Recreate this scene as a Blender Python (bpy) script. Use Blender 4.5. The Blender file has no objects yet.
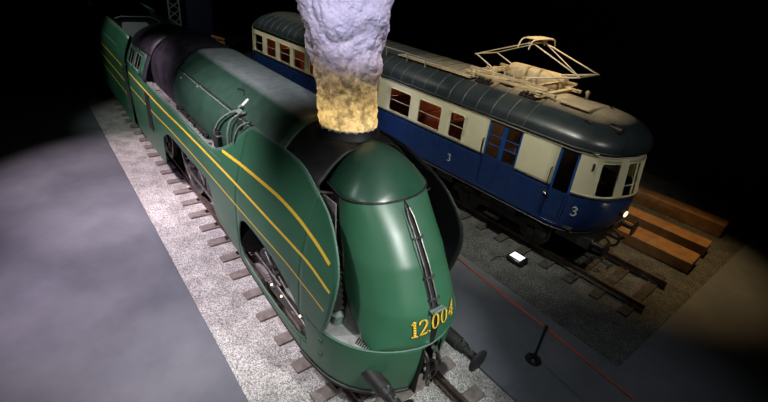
import bpy, math, random
from mathutils import Vector, Matrix, noise
random.seed(7)
PI = math.pi
sc = bpy.context.scene
COL = sc.collection

# ------------------------------------------------------------------ maths
def lerp(a, b, t): return a + (b - a) * t
def clamp(x, a=0., b=1.): return max(a, min(b, x))
def interp(x, xs, ys):
    if x <= xs[0]: return ys[0]
    for i in range(1, len(xs)):
        if x <= xs[i]:
            return lerp(ys[i-1], ys[i], (x-xs[i-1])/(xs[i]-xs[i-1]))
    return ys[-1]
def catmull(pts, n):
    out = []
    P = [Vector(p) for p in pts]
    for i in range(len(P)-1):
        p0 = P[max(i-1, 0)]; p1 = P[i]; p2 = P[i+1]; p3 = P[min(i+2, len(P)-1)]
        for k in range(n):
            t = k/n
            out.append(0.5*((2*p1)+(p2-p0)*t+(2*p0-5*p1+4*p2-p3)*t*t+(3*p1-p0-3*p2+p3)*t**3))
    out.append(P[-1]); return out

# ------------------------------------------------------------------ materials
def newmat(name):
    m = bpy.data.materials.new(name); m.use_nodes = True
    nt = m.node_tree; b = nt.nodes['Principled BSDF']
    return m, nt, b
def node(nt, t, **kw):
    n = nt.nodes.new(t)
    for k, v in kw.items(): setattr(n, k, v)
    return n
def mat(name, col, rough=.5, metal=0., col2=None, nscale=3., bump=0., bscale=40., dust=None, dustamt=.5, spec=.5, rvar=0., coat=0., dthr=(.45, .75), dustx=None):
    m, nt, b = newmat(name)
    L = nt.links
    b.inputs['Roughness'].default_value = rough; b.inputs['Metallic'].default_value = metal
    b.inputs['Specular IOR Level'].default_value = spec
    b.inputs['Coat Weight'].default_value = coat
    tc = node(nt, 'ShaderNodeTexCoord')
    def nz(scale, detail=4, rough_=.6):
        n = node(nt, 'ShaderNodeTexNoise'); n.inputs['Scale'].default_value = scale
        n.inputs['Detail'].default_value = detail; n.inputs['Roughness'].default_value = rough_
        L.new(tc.outputs['Object'], n.inputs['Vector']); return n
    src = None
    c = (*col, 1)
    b.inputs['Base Color'].default_value = c
    if col2:
        n = nz(nscale); r = node(nt, 'ShaderNodeValToRGB')
        r.color_ramp.elements[0].position = .35; r.color_ramp.elements[1].position = .65
        r.color_ramp.elements[0].color = c; r.color_ramp.elements[1].color = (*col2, 1)
        L.new(n.outputs['Fac'], r.inputs['Fac']); src = r.outputs['Color']
    if dust:
        # dust lies on surfaces that face upward
        g = node(nt, 'ShaderNodeNewGeometry'); s = node(nt, 'ShaderNodeSeparateXYZ')
        L.new(g.outputs['Normal'], s.inputs[0])
        mr = node(nt, 'ShaderNodeMapRange'); mr.inputs['From Min'].default_value = dthr[0]; mr.inputs['From Max'].default_value = dthr[1]
        L.new(s.outputs['Z'], mr.inputs['Value'])
        n = nz(5, 6, .7); mm = node(nt, 'ShaderNodeMath', operation='MULTIPLY'); mm.use_clamp = True
        m2 = node(nt, 'ShaderNodeMath', operation='MULTIPLY'); m2.inputs[1].default_value = 2*dustamt
        L.new(n.outputs['Fac'], m2.inputs[0]); L.new(m2.outputs[0], mm.inputs[0]); L.new(mr.outputs[0], mm.inputs[1])
        if dustx:
            sx = node(nt, 'ShaderNodeSeparateXYZ'); L.new(tc.outputs['Object'], sx.inputs[0])
            mr2 = node(nt, 'ShaderNodeMapRange'); mr2.inputs['From Min'].default_value = dustx[0]; mr2.inputs['From Max'].default_value = dustx[1]
            mr2.inputs['To Min'].default_value = .12
            L.new(sx.outputs['X'], mr2.inputs['Value']); m3_ = node(nt, 'ShaderNodeMath', operation='MULTIPLY')
            L.new(mm.outputs[0], m3_.inputs[0]); L.new(mr2.outputs[0], m3_.inputs[1]); mm = m3_
        mx = node(nt, 'ShaderNodeMix', data_type='RGBA')
        L.new(mm.outputs[0], mx.inputs['Factor'])
        if src: L.new(src, mx.inputs['A'])
        else: mx.inputs['A'].default_value = c
        mx.inputs['B'].default_value = (*dust, 1); src = mx.outputs['Result']
        ra = node(nt, 'ShaderNodeMapRange'); ra.inputs['To Min'].default_value = rough; ra.inputs['To Max'].default_value = .9
        L.new(mm.outputs[0], ra.inputs['Value']); L.new(ra.outputs[0], b.inputs['Roughness'])
    elif rvar:
        n = nz(6, 5, .65); ra = node(nt, 'ShaderNodeMapRange')
        ra.inputs['From Min'].default_value = .3; ra.inputs['From Max'].default_value = .7
        ra.inputs['To Min'].default_value = max(0, rough-rvar); ra.inputs['To Max'].default_value = rough+rvar
        L.new(n.outputs['Fac'], ra.inputs['Value']); L.new(ra.outputs[0], b.inputs['Roughness'])
    if src: L.new(src, b.inputs['Base Color'])
    if bump:
        n = nz(bscale, 5, .6); bp = node(nt, 'ShaderNodeBump'); bp.inputs['Strength'].default_value = bump; bp.inputs['Distance'].default_value = .02
        L.new(n.outputs['Fac'], bp.inputs['Height']); L.new(bp.outputs[0], b.inputs['Normal'])
    return m
def emis(name, col, s):
    m, nt, b = newmat(name)
    b.inputs['Base Color'].default_value = (*col, 1); b.inputs['Emission Color'].default_value = (*col, 1)
    b.inputs['Emission Strength'].default_value = s
    return m

GREEN = (.030, .115, .060)
M = {}
M['green'] = mat('green_enamel', GREEN, .33, col2=(.040, .130, .072), nscale=1.3, rvar=.09, bump=.04, bscale=3, dust=(.26, .27, .26), dustamt=.35, dthr=(.55, .98))
M['green_boiler'] = mat('dusty_green_enamel', (.018, .052, .034), .40, col2=(.034, .074, .052), nscale=3.2, rvar=.12, bump=.08, bscale=5, dust=(.20, .21, .22), dustamt=.85, dthr=(.86, .985))
M['cap'] = mat('dark_green_enamel', (.015, .062, .036), .3, col2=(.020, .072, .042), nscale=2, dust=(.13, .17, .15), dustamt=.25, dthr=(.6, 1.))
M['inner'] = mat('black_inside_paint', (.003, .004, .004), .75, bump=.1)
M['black'] = mat('black_iron', (.012, .012, .013), .5, col2=(.03, .028, .026), nscale=9, bump=.15, bscale=25)
M['soot'] = mat('sooty_black_plate', (.007, .007, .008), .55, col2=(.018, .017, .02), nscale=4, bump=.12, bscale=12)
M['sootroof'] = mat('sooty_cab_roof', (.012, .011, .015), .5, col2=(.035, .03, .045), nscale=2.5, bump=.2, bscale=9, rvar=.1)
M['steel'] = mat('worn_steel', (.20, .19, .18), .38, .8, col2=(.10, .09, .085), nscale=12)
M['grime'] = mat('oily_steel', (.07, .062, .055), .42, .5, col2=(.02, .018, .016), nscale=7, bump=.2, bscale=20)
M['bright'] = mat('bare_bright_steel', (.45, .43, .40), .3, .9)
M['deck'] = mat('dusty_grey_deck', (.30, .30, .29), .8, col2=(.20, .20, .195), nscale=7, bump=.25, bscale=30)
M['walk'] = mat('dusty_running_board', (.22, .19, .19), .75, col2=(.10, .09, .09), nscale=9, bump=.3, bscale=25)
M['yellow'] = mat('yellow_lining_paint', (.80, .52, .045), .4)
M['pipegreen'] = mat('dusty_green_pipe', (.10, .16, .125), .6, col2=(.19, .22, .2), nscale=8)
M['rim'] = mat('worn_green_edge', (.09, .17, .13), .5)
M['tag'] = mat('white_paper_tag', (.75, .7, .68), .7)
M['rail'] = mat('rusty_rail', (.16, .12, .10), .45, .6, col2=(.08, .06, .05), nscale=8)
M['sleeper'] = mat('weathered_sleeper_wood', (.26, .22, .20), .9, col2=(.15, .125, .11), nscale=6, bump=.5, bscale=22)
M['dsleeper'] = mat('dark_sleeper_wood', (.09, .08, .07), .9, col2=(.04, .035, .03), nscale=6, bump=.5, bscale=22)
M['blue'] = mat('royal_blue_enamel', (.008, .026, .105), .3, col2=(.012, .032, .115), nscale=2, rvar=.08, bump=.03, bscale=3)
M['bluegrey'] = mat('greyish_blue_enamel', (.06, .08, .17), .5, col2=(.035, .06, .17), nscale=2, rvar=.1)  # greyer blue, not assigned to any part
M['doorblue'] = mat('bright_blue_enamel', (.008, .06, .25), .35)
M['cream'] = mat('cream_enamel', (.66, .63, .44), .4, col2=(.60, .57, .39), nscale=2, rvar=.08)
M['roof'] = mat('dark_roof_canvas', (.013, .020, .023), .34, col2=(.022, .029, .032), nscale=3, bump=.1, bscale=8, rvar=.08, dust=(.42, .33, .2), dustamt=.75, dthr=(.93, .985), dustx=(-8.5, -6.2))
M['rooffront'] = M['roof']
M['rib'] = mat('pale_roof_seam', (.085, .10, .10), .55)
M['dustybrown'] = mat('dust_covered_metal', (.50, .39, .24), .8, col2=(.36, .28, .17), nscale=8, bump=.3, bscale=20)
M['tube'] = mat('dusty_tube_steel', (.58, .48, .33), .6, .2)
M['redwood'] = mat('red_brown_panelling', (.30, .07, .03), .45, col2=(.20, .045, .02), nscale=4)
M['tanpanel'] = mat('tan_brown_panelling', (.16, .11, .06), .5, col2=(.10, .07, .04), nscale=4)
M['curtain'] = mat('dark_interior', (.05, .035, .025), .8)
M['seat'] = mat('green_leather_seat', (.06, .07, .05), .5)
M['greywhite'] = mat('number_paint', (.42, .45, .47), .6)
M['belt'] = mat('red_belt_webbing', (.80, .13, .05), .6)
M['postmat'] = mat('black_powder_coat', (.012, .012, .014), .35)
M['orange'] = mat('orange_timber', (.42, .22, .09), .6, col2=(.28, .14, .05), nscale=4)
M['hall'] = mat('dark_hall_wall', (.012, .012, .014), .9)
M['palegrey'] = mat('pale_grey_paint', (.35, .38, .40), .5)
M['lattice'] = mat('grey_galvanised_steel', (.30, .31, .31), .5, .3)
M['navy'] = mat('dark_navy_panel', (.012, .02, .04), .6)

def glassmat():
    m, nt, b = newmat('window_glass'); L = nt.links
    out = nt.nodes['Material Output']; nt.nodes.remove(b)
    t = node(nt, 'ShaderNodeBsdfTransparent'); t.inputs[0].default_value = (.82, .84, .82, 1)
    g = node(nt, 'ShaderNodeBsdfGlossy'); g.inputs['Roughness'].default_value = .05
    f = node(nt, 'ShaderNodeFresnel'); f.inputs['IOR'].default_value = 1.45
    mx = node(nt, 'ShaderNodeMixShader'); L.new(f.outputs[0], mx.inputs[0]); L.new(t.outputs[0], mx.inputs[1]); L.new(g.outputs[0], mx.inputs[2])
    L.new(mx.outputs[0], out.inputs['Surface']); return m
M['glass'] = glassmat()

def gravelmat(name, c0, c1, c2, scale, bump):
    m, nt, b = newmat(name); L = nt.links
    tc = node(nt, 'ShaderNodeTexCoord')
    v = node(nt, 'ShaderNodeTexVoronoi'); v.inputs['Scale'].default_value = scale
    L.new(tc.outputs['Object'], v.inputs['Vector'])
    n = node(nt, 'ShaderNodeTexNoise'); n.inputs['Scale'].default_value = 2.3; n.inputs['Detail'].default_value = 6
    L.new(tc.outputs['Object'], n.inputs['Vector'])
    s = node(nt, 'ShaderNodeSeparateColor'); L.new(v.outputs['Color'], s.inputs[0])
    r = node(nt, 'ShaderNodeValToRGB'); r.color_ramp.elements[0].color = (*c0, 1); r.color_ramp.elements[1].color = (*c2, 1)
    e = r.color_ramp.elements.new(.5); e.color = (*c1, 1)
    L.new(s.outputs[0], r.inputs['Fac'])
    mx = node(nt, 'ShaderNodeMix', data_type='RGBA'); mx.blend_type = 'MULTIPLY'; mx.inputs['Factor'].default_value = .6
    r2 = node(nt, 'ShaderNodeValToRGB'); r2.color_ramp.elements[0].position = .35; r2.color_ramp.elements[0].color = (.45, .44, .42, 1); r2.color_ramp.elements[1].position = .6
    L.new(n.outputs['Fac'], r2.inputs['Fac']); L.new(r.outputs['Color'], mx.inputs['A']); L.new(r2.outputs['Color'], mx.inputs['B'])
    L.new(mx.outputs['Result'], b.inputs['Base Color'])
    b.inputs['Roughness'].default_value = .85
    bp = node(nt, 'ShaderNodeBump'); bp.inputs['Strength'].default_value = bump; bp.inputs['Distance'].default_value = .02; bp.invert = True
    L.new(v.outputs['Distance'], bp.inputs['Height']); L.new(bp.outputs[0], b.inputs['Normal'])
    return m
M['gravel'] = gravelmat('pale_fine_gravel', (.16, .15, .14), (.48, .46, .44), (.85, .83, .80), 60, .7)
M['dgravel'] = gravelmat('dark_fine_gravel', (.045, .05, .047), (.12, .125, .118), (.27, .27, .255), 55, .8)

def concretemat(name, c0, c1, rough):
    m = mat(name, c0, rough, col2=c1, nscale=.9, bump=.06, bscale=14, rvar=.06); return m
M['conc'] = concretemat('smooth_grey_concrete', (.105, .11, .13), (.145, .15, .17), .5)
M['concd'] = concretemat('bluish_grey_concrete', (.14, .155, .18), (.19, .20, .225), .5)

# ------------------------------------------------------------------ mesh builder
class MB:
    def __init__(s): s.v = []; s.f = []; s.m = []
    def add(s, vs, fs, mi=0):
        o = len(s.v); s.v += [tuple(v) for v in vs]; s.f += [tuple(i+o for i in f) for f in fs]; s.m += [mi]*len(fs); return s
    def box(s, c, size, rz=0., rx=0., ry=0., mi=0, bev=0.):
        hx, hy, hz = [q/2 for q in size]
        R = Matrix.Rotation(rz, 3, 'Z') @ Matrix.Rotation(ry, 3, 'Y') @ Matrix.Rotation(rx, 3, 'X')
        if bev <= 0:
            vs = [R @ Vector((x*hx, y*hy, z*hz)) + Vector(c) for z in (-1, 1) for x, y in ((-1, -1), (1, -1), (1, 1), (-1, 1))]
            return s.add(vs, [(3, 2, 1, 0), (4, 5, 6, 7), (0, 1, 5, 4), (1, 2, 6, 5), (2, 3, 7, 6), (3, 0, 4, 7)], mi)
        b = min(bev, hx*.9, hy*.9, hz*.9)
        rings = []
        for zz, ins in ((-hz, b), (-hz+b, 0), (hz-b, 0), (hz, b)):
            rg = []
            for sx, sy in ((-1, -1), (1, -1), (1, 1), (-1, 1)):
                X = hx-ins; Y = hy-ins
                pts = [(sx*X, sy*(Y-b)), (sx*(X-b), sy*Y)]
                if sx*sy < 0: pts = pts[::-1]
                rg += pts
            rings.append([R @ Vector((x, y, zz)) + Vector(c) for x, y in rg])
        return s.loft(rings, True, True, mi)
    def loft(s, rings, closed=True, caps=False, mi=0):
        n = len(rings[0]); vs = [v for r in rings for v in r]; fs = []
        for i in range(len(rings)-1):
            for j in range(n if closed else n-1):
                k = (j+1) % n; fs.append((i*n+j, i*n+k, (i+1)*n+k, (i+1)*n+j))
        if caps: fs.append(tuple(range(n))[::-1]); fs.append(tuple((len(rings)-1)*n+j for j in range(n)))
        return s.add(vs, fs, mi)
    def tube(s, pts, r, seg=8, mi=0, caps=True):
        P = [Vector(p) for p in pts]; rings = []; up = None
        for i, p in enumerate(P):
            t = (P[min(i+1, len(P)-1)] - P[max(i-1, 0)])
            t = t.normalized() if t.length > 1e-9 else Vector((0, 0, 1))
            if up is None: up = t.orthogonal().normalized()
            up = (up - t*up.dot(t)); up = up.normalized() if up.length > 1e-6 else t.orthogonal().normalized()
            w = t.cross(up); rr = r[i] if isinstance(r, (list, tuple)) else r
            rings.append([p + (up*math.cos(a)+w*math.sin(a))*rr for a in [2*PI*k/seg for k in range(seg)]])
        return s.loft(rings, True, caps, mi)
    def lathe(s, prof, c, axis='Z', seg=32, mi=0, caps=True):
        rings = []
        for r, h in prof:
            rg = []
            for k in range(seg):
                a = 2*PI*k/seg; x, y = r*math.cos(a), r*math.sin(a)
                q = {'Z': (x, y, h), 'X': (h, x, y), 'Y': (y, h, x)}[axis]
                rg.append(Vector(q)+Vector(c))
            rings.append(rg)
        return s.loft(rings, True, caps, mi)
    def cyl(s, c, r, h, axis='Z', seg=24, mi=0): return s.lathe([(r, -h/2), (r, h/2)], c, axis, seg, mi)
    def poly(s, pts, th, axis='Y', mi=0):
        th = Vector(th); n = len(pts); P = [Vector(p) for p in pts]
        vs = P + [p+th for p in P]
        fs = [tuple(range(n))[::-1], tuple(range(n, 2*n))]+[(j, (j+1) % n, n+(j+1) % n, n+j) for j in range(n)]
        return s.add(vs, fs, mi)
    def sphere(s, c, r, seg=16, rings=10, sc_=(1, 1, 1), mi=0):
        prof = [(max(1e-4, r*math.sin(PI*i/rings)), -r*math.cos(PI*i/rings)) for i in range(rings+1)]
        o = len(s.v); s.lathe(prof, (0, 0, 0), 'Z', seg, mi)
        for i in range(o, len(s.v)):
            x, y, z = s.v[i]; s.v[i] = (x*sc_[0]+c[0], y*sc_[1]+c[1], z*sc_[2]+c[2])
        return s
    def build(s, name, mats, parent=None, ang=35, fixn=True, kind=None, label=None):
        me = bpy.data.meshes.new(name); me.from_pydata(s.v, [], s.f)
        if not isinstance(mats, (list, tuple)): mats = [mats]
        for m in mats: me.materials.append(m)
        for p, mi in zip(me.polygons, s.m): p.material_index = mi; p.use_smooth = True
        if fixn:
            import bmesh
            bm = bmesh.new(); bm.from_mesh(me); bmesh.ops.recalc_face_normals(bm, faces=bm.faces); bm.to_mesh(me); bm.free()
        me.set_sharp_from_angle(angle=math.radians(ang))
        me.update()
        o = bpy.data.objects.new(name, me); COL.objects.link(o)
        if parent: o.parent = parent
        if kind: o['kind'] = kind
        if label: o['label'] = label
        return o
def tag(o, label, cat, group=None, kind=None):
    o['label'] = label; o['category'] = cat
    if group: o['group'] = group
    if kind: o['kind'] = kind
    return o
def thing(name, label, cat, loc=(0, 0, 0), rz=0., group=None):
    o = bpy.data.objects.new(name, None); COL.objects.link(o); o.location = loc; o.rotation_euler = (0, 0, rz); o.empty_display_size = .2
    return tag(o, label, cat, group)
def solid(o, th, off=0., matoff=0):
    md = o.modifiers.new('thickness', 'SOLIDIFY'); md.thickness = th; md.offset = off; md.material_offset = matoff; md.use_even_offset = False
    return o
def orient(o, fn, merge=True):
    # merge the patches and turn every face so that it looks the way fn says
    import bmesh
    bm = bmesh.new(); bm.from_mesh(o.data)
    if merge: bmesh.ops.remove_doubles(bm, verts=bm.verts, dist=2e-4)
    bm.normal_update()
    for f in bm.faces:
        if fn(f.calc_center_median(), f.normal) < 0: f.normal_flip()
    bm.to_mesh(o.data); bm.free(); o.data.set_sharp_from_angle(angle=math.radians(40)); return o
def copy_tree(o, parent=None):
    c = o.copy(); COL.objects.link(c); c.parent = parent
    for ch in list(o.children): copy_tree(ch, c)
    return c

# ================================================================== SETTING
# floor slabs with the two gravel beds between them (x runs along the engine, nose at +x; y to the far side)
def slab(name, x0, x1, y0, y1, z0, z1, m, sub=0):
    b = MB(); b.box(((x0+x1)/2, (y0+y1)/2, (z0+z1)/2), (x1-x0, y1-y0, z1-z0)); return b.build(name, m, kind='structure')
slab('floor_left', -34, 14, -12, -2.245, -.3, .01, M['conc'])
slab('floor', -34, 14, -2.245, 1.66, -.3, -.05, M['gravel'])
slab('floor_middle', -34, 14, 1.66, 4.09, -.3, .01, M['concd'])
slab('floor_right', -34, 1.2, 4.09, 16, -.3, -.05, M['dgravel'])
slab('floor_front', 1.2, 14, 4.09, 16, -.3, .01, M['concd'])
slab('wall_back', -34, 14, 16, 16.3, -.3, 9.5, M['hall'])
slab('wall_end', -34.3, -34, -12, 16.3, -.3, 9.5, M['hall'])
slab('wall_near', -34, 14, -12.3, -12, -.3, 9.5, M['hall'])
slab('wall_front', 14, 14.3, -12, 16.3, -.3, 9.5, M['hall'])
slab('ceiling', -34.3, 14.3, -12.3, 16.3, 9.5, 9.7, M['hall'])

# ---- tracks
def rail_profile(y):   # bullhead-like vignole rail section, (y,z)
    return [(y-.07, 0), (y+.07, 0), (y+.07, .02), (y+.012, .04), (y+.012, .12), (y+.035, .135), (y+.035, .17), (y-.035, .17), (y-.035, .135), (y-.012, .12), (y-.012, .04), (y-.07, .02)]
def track(name, label, x0, x1, loc, rz, sx0, sp, n, smat):
    t = thing(name, label, 'railway track', loc, rz)
    for s in (-1, 1):
        b = MB(); b.loft([[Vector((x, y, z)) for y, z in rail_profile(.7525*s)] for x in (x0, x1)], True, True)
        b.build('rail', M['rail'], t)
    pro = None
    for k in range(n):
        x = sx0 + k*sp
        if x < x0 or x > x1: continue
        w = .25+random.uniform(-.02, .02); e = random.uniform(-.03, .03)
        b = MB(); b.box((x, e, -.045), (w, 2.6, .10), rz=random.uniform(-.012, .012), bev=.012)
        for s_ in (-1, 1):
            b.box((x, .7525*s_, .012), (.15, .30, .014), mi=1)
            for q in (-1, 1): b.cyl((x, .7525*s_+q*.11, .03), .02, .04, seg=8, mi=1)
        b.build('sleeper', [smat, M['grime']], t)
    return t
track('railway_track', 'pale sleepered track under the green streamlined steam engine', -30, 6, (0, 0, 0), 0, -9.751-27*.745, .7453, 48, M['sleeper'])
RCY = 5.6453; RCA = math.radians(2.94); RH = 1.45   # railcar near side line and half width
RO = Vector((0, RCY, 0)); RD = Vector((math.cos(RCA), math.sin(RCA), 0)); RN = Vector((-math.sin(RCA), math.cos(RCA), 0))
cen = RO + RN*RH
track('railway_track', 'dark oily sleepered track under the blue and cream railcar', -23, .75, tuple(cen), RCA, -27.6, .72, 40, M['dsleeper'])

# ================================================================== STEAM LOCOMOTIVE
loco = thing('steam_locomotive', 'large green streamlined steam engine with yellow stripes and number 12.004 on its nose', 'steam locomotive', (0, 0, 0))
# plan of the apron at waist level, from side to nose centre (near side is -y)
PLAN = [(-2.05, -1.345), (-1.8, -1.33), (-1.5, -1.29), (-1.25, -1.225), (-1.03, -1.12), (-.85, -.99), (-.69, -.82), (-.56, -.62), (-.46, -.40), (-.40, -.2), (-.375, 0)]
def yw(z):     # side sheet leans inward towards the top and tucks under at the bottom
    if z > 2.3: return 1.355 - .35*((z-2.3)/1.55)**1.6
    if z < 1.65: return 1.345 - .065*((1.65-z)/1.05)
    return 1.345 + .01*(z-1.65)/.65
ZB_X = [-14.2, -13.6, -10.8, -10.35, -10.1, -9.9]
def zbot(x):   # lower edge of the side sheet
    if x < -10.55: return .62
    if x < -10.0:
        t = (x+10.55)/.55; return .62 + 1.0*t**2.5
    if x < -9.0: return 1.62 + .40*math.sin((x+10.0)/1.0*PI/2)
    if x < -6.25: return 2.02
    if x < -5.85: return 2.02 - .75*((x+6.25)/.40)**1.6
    return interp(x, [-5.85, -5.0, -4.4, -3.5, -2.45, -1.8], [1.22, 1.10, .93, .82, .72, .68])
ZT_X = [-14.2, -12.5, -9.5, -7, -6.3, -6.05, -5.85, -5.6, -5.35, -5.1, -4.9, -4.75, -4.62, -4.5, -4.38, -4.1, -3.0, -2.75, -2.55, -2.26, -2.05]
ZT_Z = [2.84, 2.84, 2.85, 2.86, 2.86, 2.87, 2.90, 2.99, 3.11, 3.26, 3.43, 3.58, 3.71, 3.79, 3.83, 3.85, 3.86, 3.85, 3.82, 3.73, 3.645]
def ztop(x): return interp(x, ZT_X, ZT_Z)
OP_X = [-4.52, -4.5, -4.4, -4.25, -4.1, -3.8, -3.36, -2.86, -2.45, -2.2, -2.05]
OP_T = [1.45, 1.75, 2.0, 2.09, 2.13, 2.13, 2.10, 2.01, 1.85, 1.71, 1.58]
OP_B = [1.45, 1.30, 1.15, 1.09, 1.06, 1.0, .96, .94, .95, .98, 1.02]
XF_Z = [1.65, 1.85, 2.0, 2.27, 2.5, 2.7, 2.87, 3.05, 3.2, 3.38, 3.5, 3.58, 3.645]
XF_X = [-1.42, -1.33, -1.28, -1.22, -1.18, -1.18, -1.21, -1.29, -1.40, -1.56, -1.72, -1.87, -2.04]
def ytaper(x, z):
    # the wing draws in slightly towards its front edge
    return .05*clamp((x+2.05)/.85)**1.5
def side_sheet(s):
    b = MB()
    xs = []
    x = -13.86
    while x < -10.8: xs.append(x); x += .4
    while x < -2.06: xs.append(x); x += .09
    xs.append(-2.05)
    NZ = 30
    for i in range(len(xs)-1):
        xa, xb = xs[i], xs[i+1]
        cols = []
        mid = (xa+xb)/2
        hole = -4.52 < mid < -2.05
        for xx in (xa, xb):
            zb, zt = zbot(xx), ztop(xx)
            segs = []
            if hole:
                t = interp(xx, OP_X, OP_T); bb = interp(xx, OP_X, OP_B)
                segs = [[lerp(zb, bb, k/4) for k in range(5)], [lerp(t, zt, k/NZ) for k in range(NZ+1)]]
            else: segs = [[lerp(zb, zt, k/NZ) for k in range(NZ+1)]]
            cols.append(segs)
        for q in range(len(cols[0])):
            r0 = [(xa, -s*yw(z), z) for z in cols[0][q]]; r1 = [(xb, -s*yw(z), z) for z in cols[1][q]]
            b.loft([r0, r1], False)
    # front part of the wing, above the apron
    rows = []
    for k in range(40):
        z = lerp(1.65, 3.645, k/39); xf = interp(z, XF_Z, XF_X)
        rows.append([(lerp(-2.05, xf, j/10), -s*(yw(z)-ytaper(lerp(-2.05, xf, j/10), z)), z) for j in range(11)])
    b.loft(rows, False)
    o = b.build('side_sheet', [M['green'], M['inner']], loco, fixn=False)
    # orientation: outside faces away from the centre line
    orient(o, lambda c, n: -s*n.y)
    solid(o, .03, -1, 1)
    # light worn edge along the top of the near wing, black on the far one
    pts = [(x, -s*(yw(ztop(x))-.012), ztop(x)) for x in [-13.8+.12*i for i in range(99)] if x < -2.06]
    for k in range(39, -1, -1):
        z = lerp(1.66, 3.645, k/39); xf = interp(z, XF_Z, XF_X); pts.append((xf, -s*(yw(z)-ytaper(xf, z)-.012), z))
    MB().tube(pts, .017, 8).build('edge_bead', M['rim'] if s > 0 else M['soot'], o)
    # black tube along the lower edge of the sheet
    pts = [(x, -s*(yw(zbot(x))-.03), zbot(x)-.03) for x in [-4.6+.15*i for i in range(18)]]
    MB().tube(pts, .035, 8).build('black_lower_edge', M['black'], o)
    # frame round the bogie opening
    ring = [(x, t) for x, t in zip(OP_X, OP_T)][1:] + [(-1.93, 1.42), (-1.88, 1.25), (-1.93, 1.08)] + [(x, z) for x, z in zip(OP_X, OP_B)][::-1]
    rr = [(x, -s*(yw(z)-(.01 if x < -2 else .03)), z) for x, z in ring]
    MB().tube(rr+[rr[0]], .014, 6).build('opening_bead', M['rim'], o)
    return o
sheets = {s: side_sheet(s) for s in (1, -1)}

def skin_y(x, z):  # outer surface of the near wing
    return yw(z) - ytaper(x, z) if x > -2.05 else yw(z)
def stripe(pts, w, s, tail=.0, x_end=None, par=None):
    P = catmull([(x, 0, z) for x, z in pts], 14); a, c = [], []
    for i, p in enumerate(P):
        t = (P[min(i+1, len(P)-1)]-P[max(i-1, 0)]).normalized(); nrm = Vector((-t.z, 0, t.x))
        hw = w/2
        for sg, L in ((1, a), (-1, c)):
            q = p+nrm*hw*sg; L.append((q.x, -s*(skin_y(q.x, q.z)+.004), q.z))
    MB().loft([a, c], False).build('painted_stripe', M['yellow'], par or sheets[s], fixn=False)
S1 = [(-5.40, 3.03), (-4.6, 3.10), (-4.1, 3.13), (-3.4, 3.165), (-2.9, 3.175), (-2.3, 3.14), (-1.8, 3.05), (-1.41, 2.92)]
S2 = [(-13.7, 2.56), (-10, 2.57), (-7.7, 2.64), (-5.07, 2.69), (-3.27, 2.69), (-2.3, 2.69), (-1.83, 2.67), (-1.29, 2.53)]
S3 = [(-13.7, 2.08), (-11, 2.12), (-8.9, 2.22), (-7.1, 2.27), (-5.5, 2.27), (-4.0, 2.27), (-3.2, 2.28), (-2.39, 2.28), (-1.8, 2.22), (-1.38, 2.13)]
for s in (1, -1):
    stripe(S1, .062, s); stripe(S2, .052, s); stripe(S3, .038, s)

# ---- apron that wraps round the front
def plan_at(t):   # t -1..1 -> (x,y)
    n = len(PLANS)-1; u = abs(t)*n; i = min(int(u), n-1); p = PLANS[i].lerp(PLANS[i+1], u-i)
    return p.x, (p.y if t <= 0 else -p.y)
PLANS = catmull([(x, y, 0) for x, y in PLAN][::-1], 8)       # from centre to side
def apron_pt(t, z):
    x, y = plan_at(t); k = clamp((1.62-z)/1.1)
    f = 1-abs(t)
    zb = z
    return Vector((x - .13*k*k*clamp(1-(abs(t))**6), y*(1-.048*k), zb))
b = MB(); NT = 120; rows = []
def apron_zb(t): return lerp(.60, .70, abs(t))
def apron_grid(t0, t1, n, holes):
    cols = []
    for i in range(n+1):
        t = lerp(t0, t1, i/n); cols.append([apron_pt(t, lerp(apron_zb(t), 1.64, k/14)) for k in range(15)])
    for i in range(n):
        for k in range(14):
            c = (cols[i][k]+cols[i+1][k+1])/2
            if holes(c): continue
            b.add([cols[i][k], cols[i+1][k], cols[i+1][k+1], cols[i][k+1]], [(0, 1, 2, 3)])
def hole(c):
    if abs(c.y-.03) < .155 + .02*math.sin(c.z*14) and c.z > .60: return True
    # rear ends merge with the bogie opening
    if c.x < -1.88 and 1.03 < c.z < 1.54: return True
    return False
apron_grid(-1, 1, 150, hole)
ap = b.build('front_apron', [M['green'], M['inner']], loco, fixn=True)
orient(ap, lambda c, n: n.dot(Vector((c.x+2.2, c.y, 0))))
solid(ap, .03, -1, 1)
# rolled top bead, black tube along the lower edge, rivet eyes
MB().tube([apron_pt(lerp(-.93, .93, i/90), 1.645) + Vector((0, 0, 0)) for i in range(91)], .014, 6).build('edge_bead', M['rim'], ap)
MB().tube([apron_pt(lerp(-1, -.07, i/60), apron_zb(lerp(-1, -.07, i/60))-.035) for i in range(61)], .035, 8).build('black_lower_edge', M['black'], ap)
MB().tube([apron_pt(lerp(.11, 1, i/60), apron_zb(lerp(.11, 1, i/60))-.035) for i in range(61)], .035, 8).build('black_lower_edge', M['black'], ap)
for sy in (-1, 1):
    for t, z in ((.80, 1.40), (.80, 1.08)):
        p = apron_pt(sy*t, z); q = apron_pt(sy*(t+.01), z); d = (q-p).normalized(); nn = Vector((d.y, -d.x, 0)); 
        if nn.y*sy < 0: nn = -nn
        e = MB(); e.tube([p-nn*.01, p+nn*.02, p+nn*.03], [.06, .055, .02], 14); e.build('step_stud', M['green'], ap)

# dusty deck on top of the apron, running back inside the wings
pl = [plan_at(lerp(-1, 1, i/60)) for i in range(61)]
pts = [(x-.01, y*.985, 1.60) for x, y in pl]
pts = [(-2.6, pts[0][1], 1.60)] + pts + [(-2.6, pts[-1][1], 1.60)]
MB().poly(pts, (0, 0, .03)).build('front_deck', M['deck'], loco)
g = MB()
for k in range(7): g.box((-1.02+k*.035, -.93+k*.014, 1.637), (.018, .13, .012), rz=.5)
g.build('deck_grille', M['black'], loco)

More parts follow.
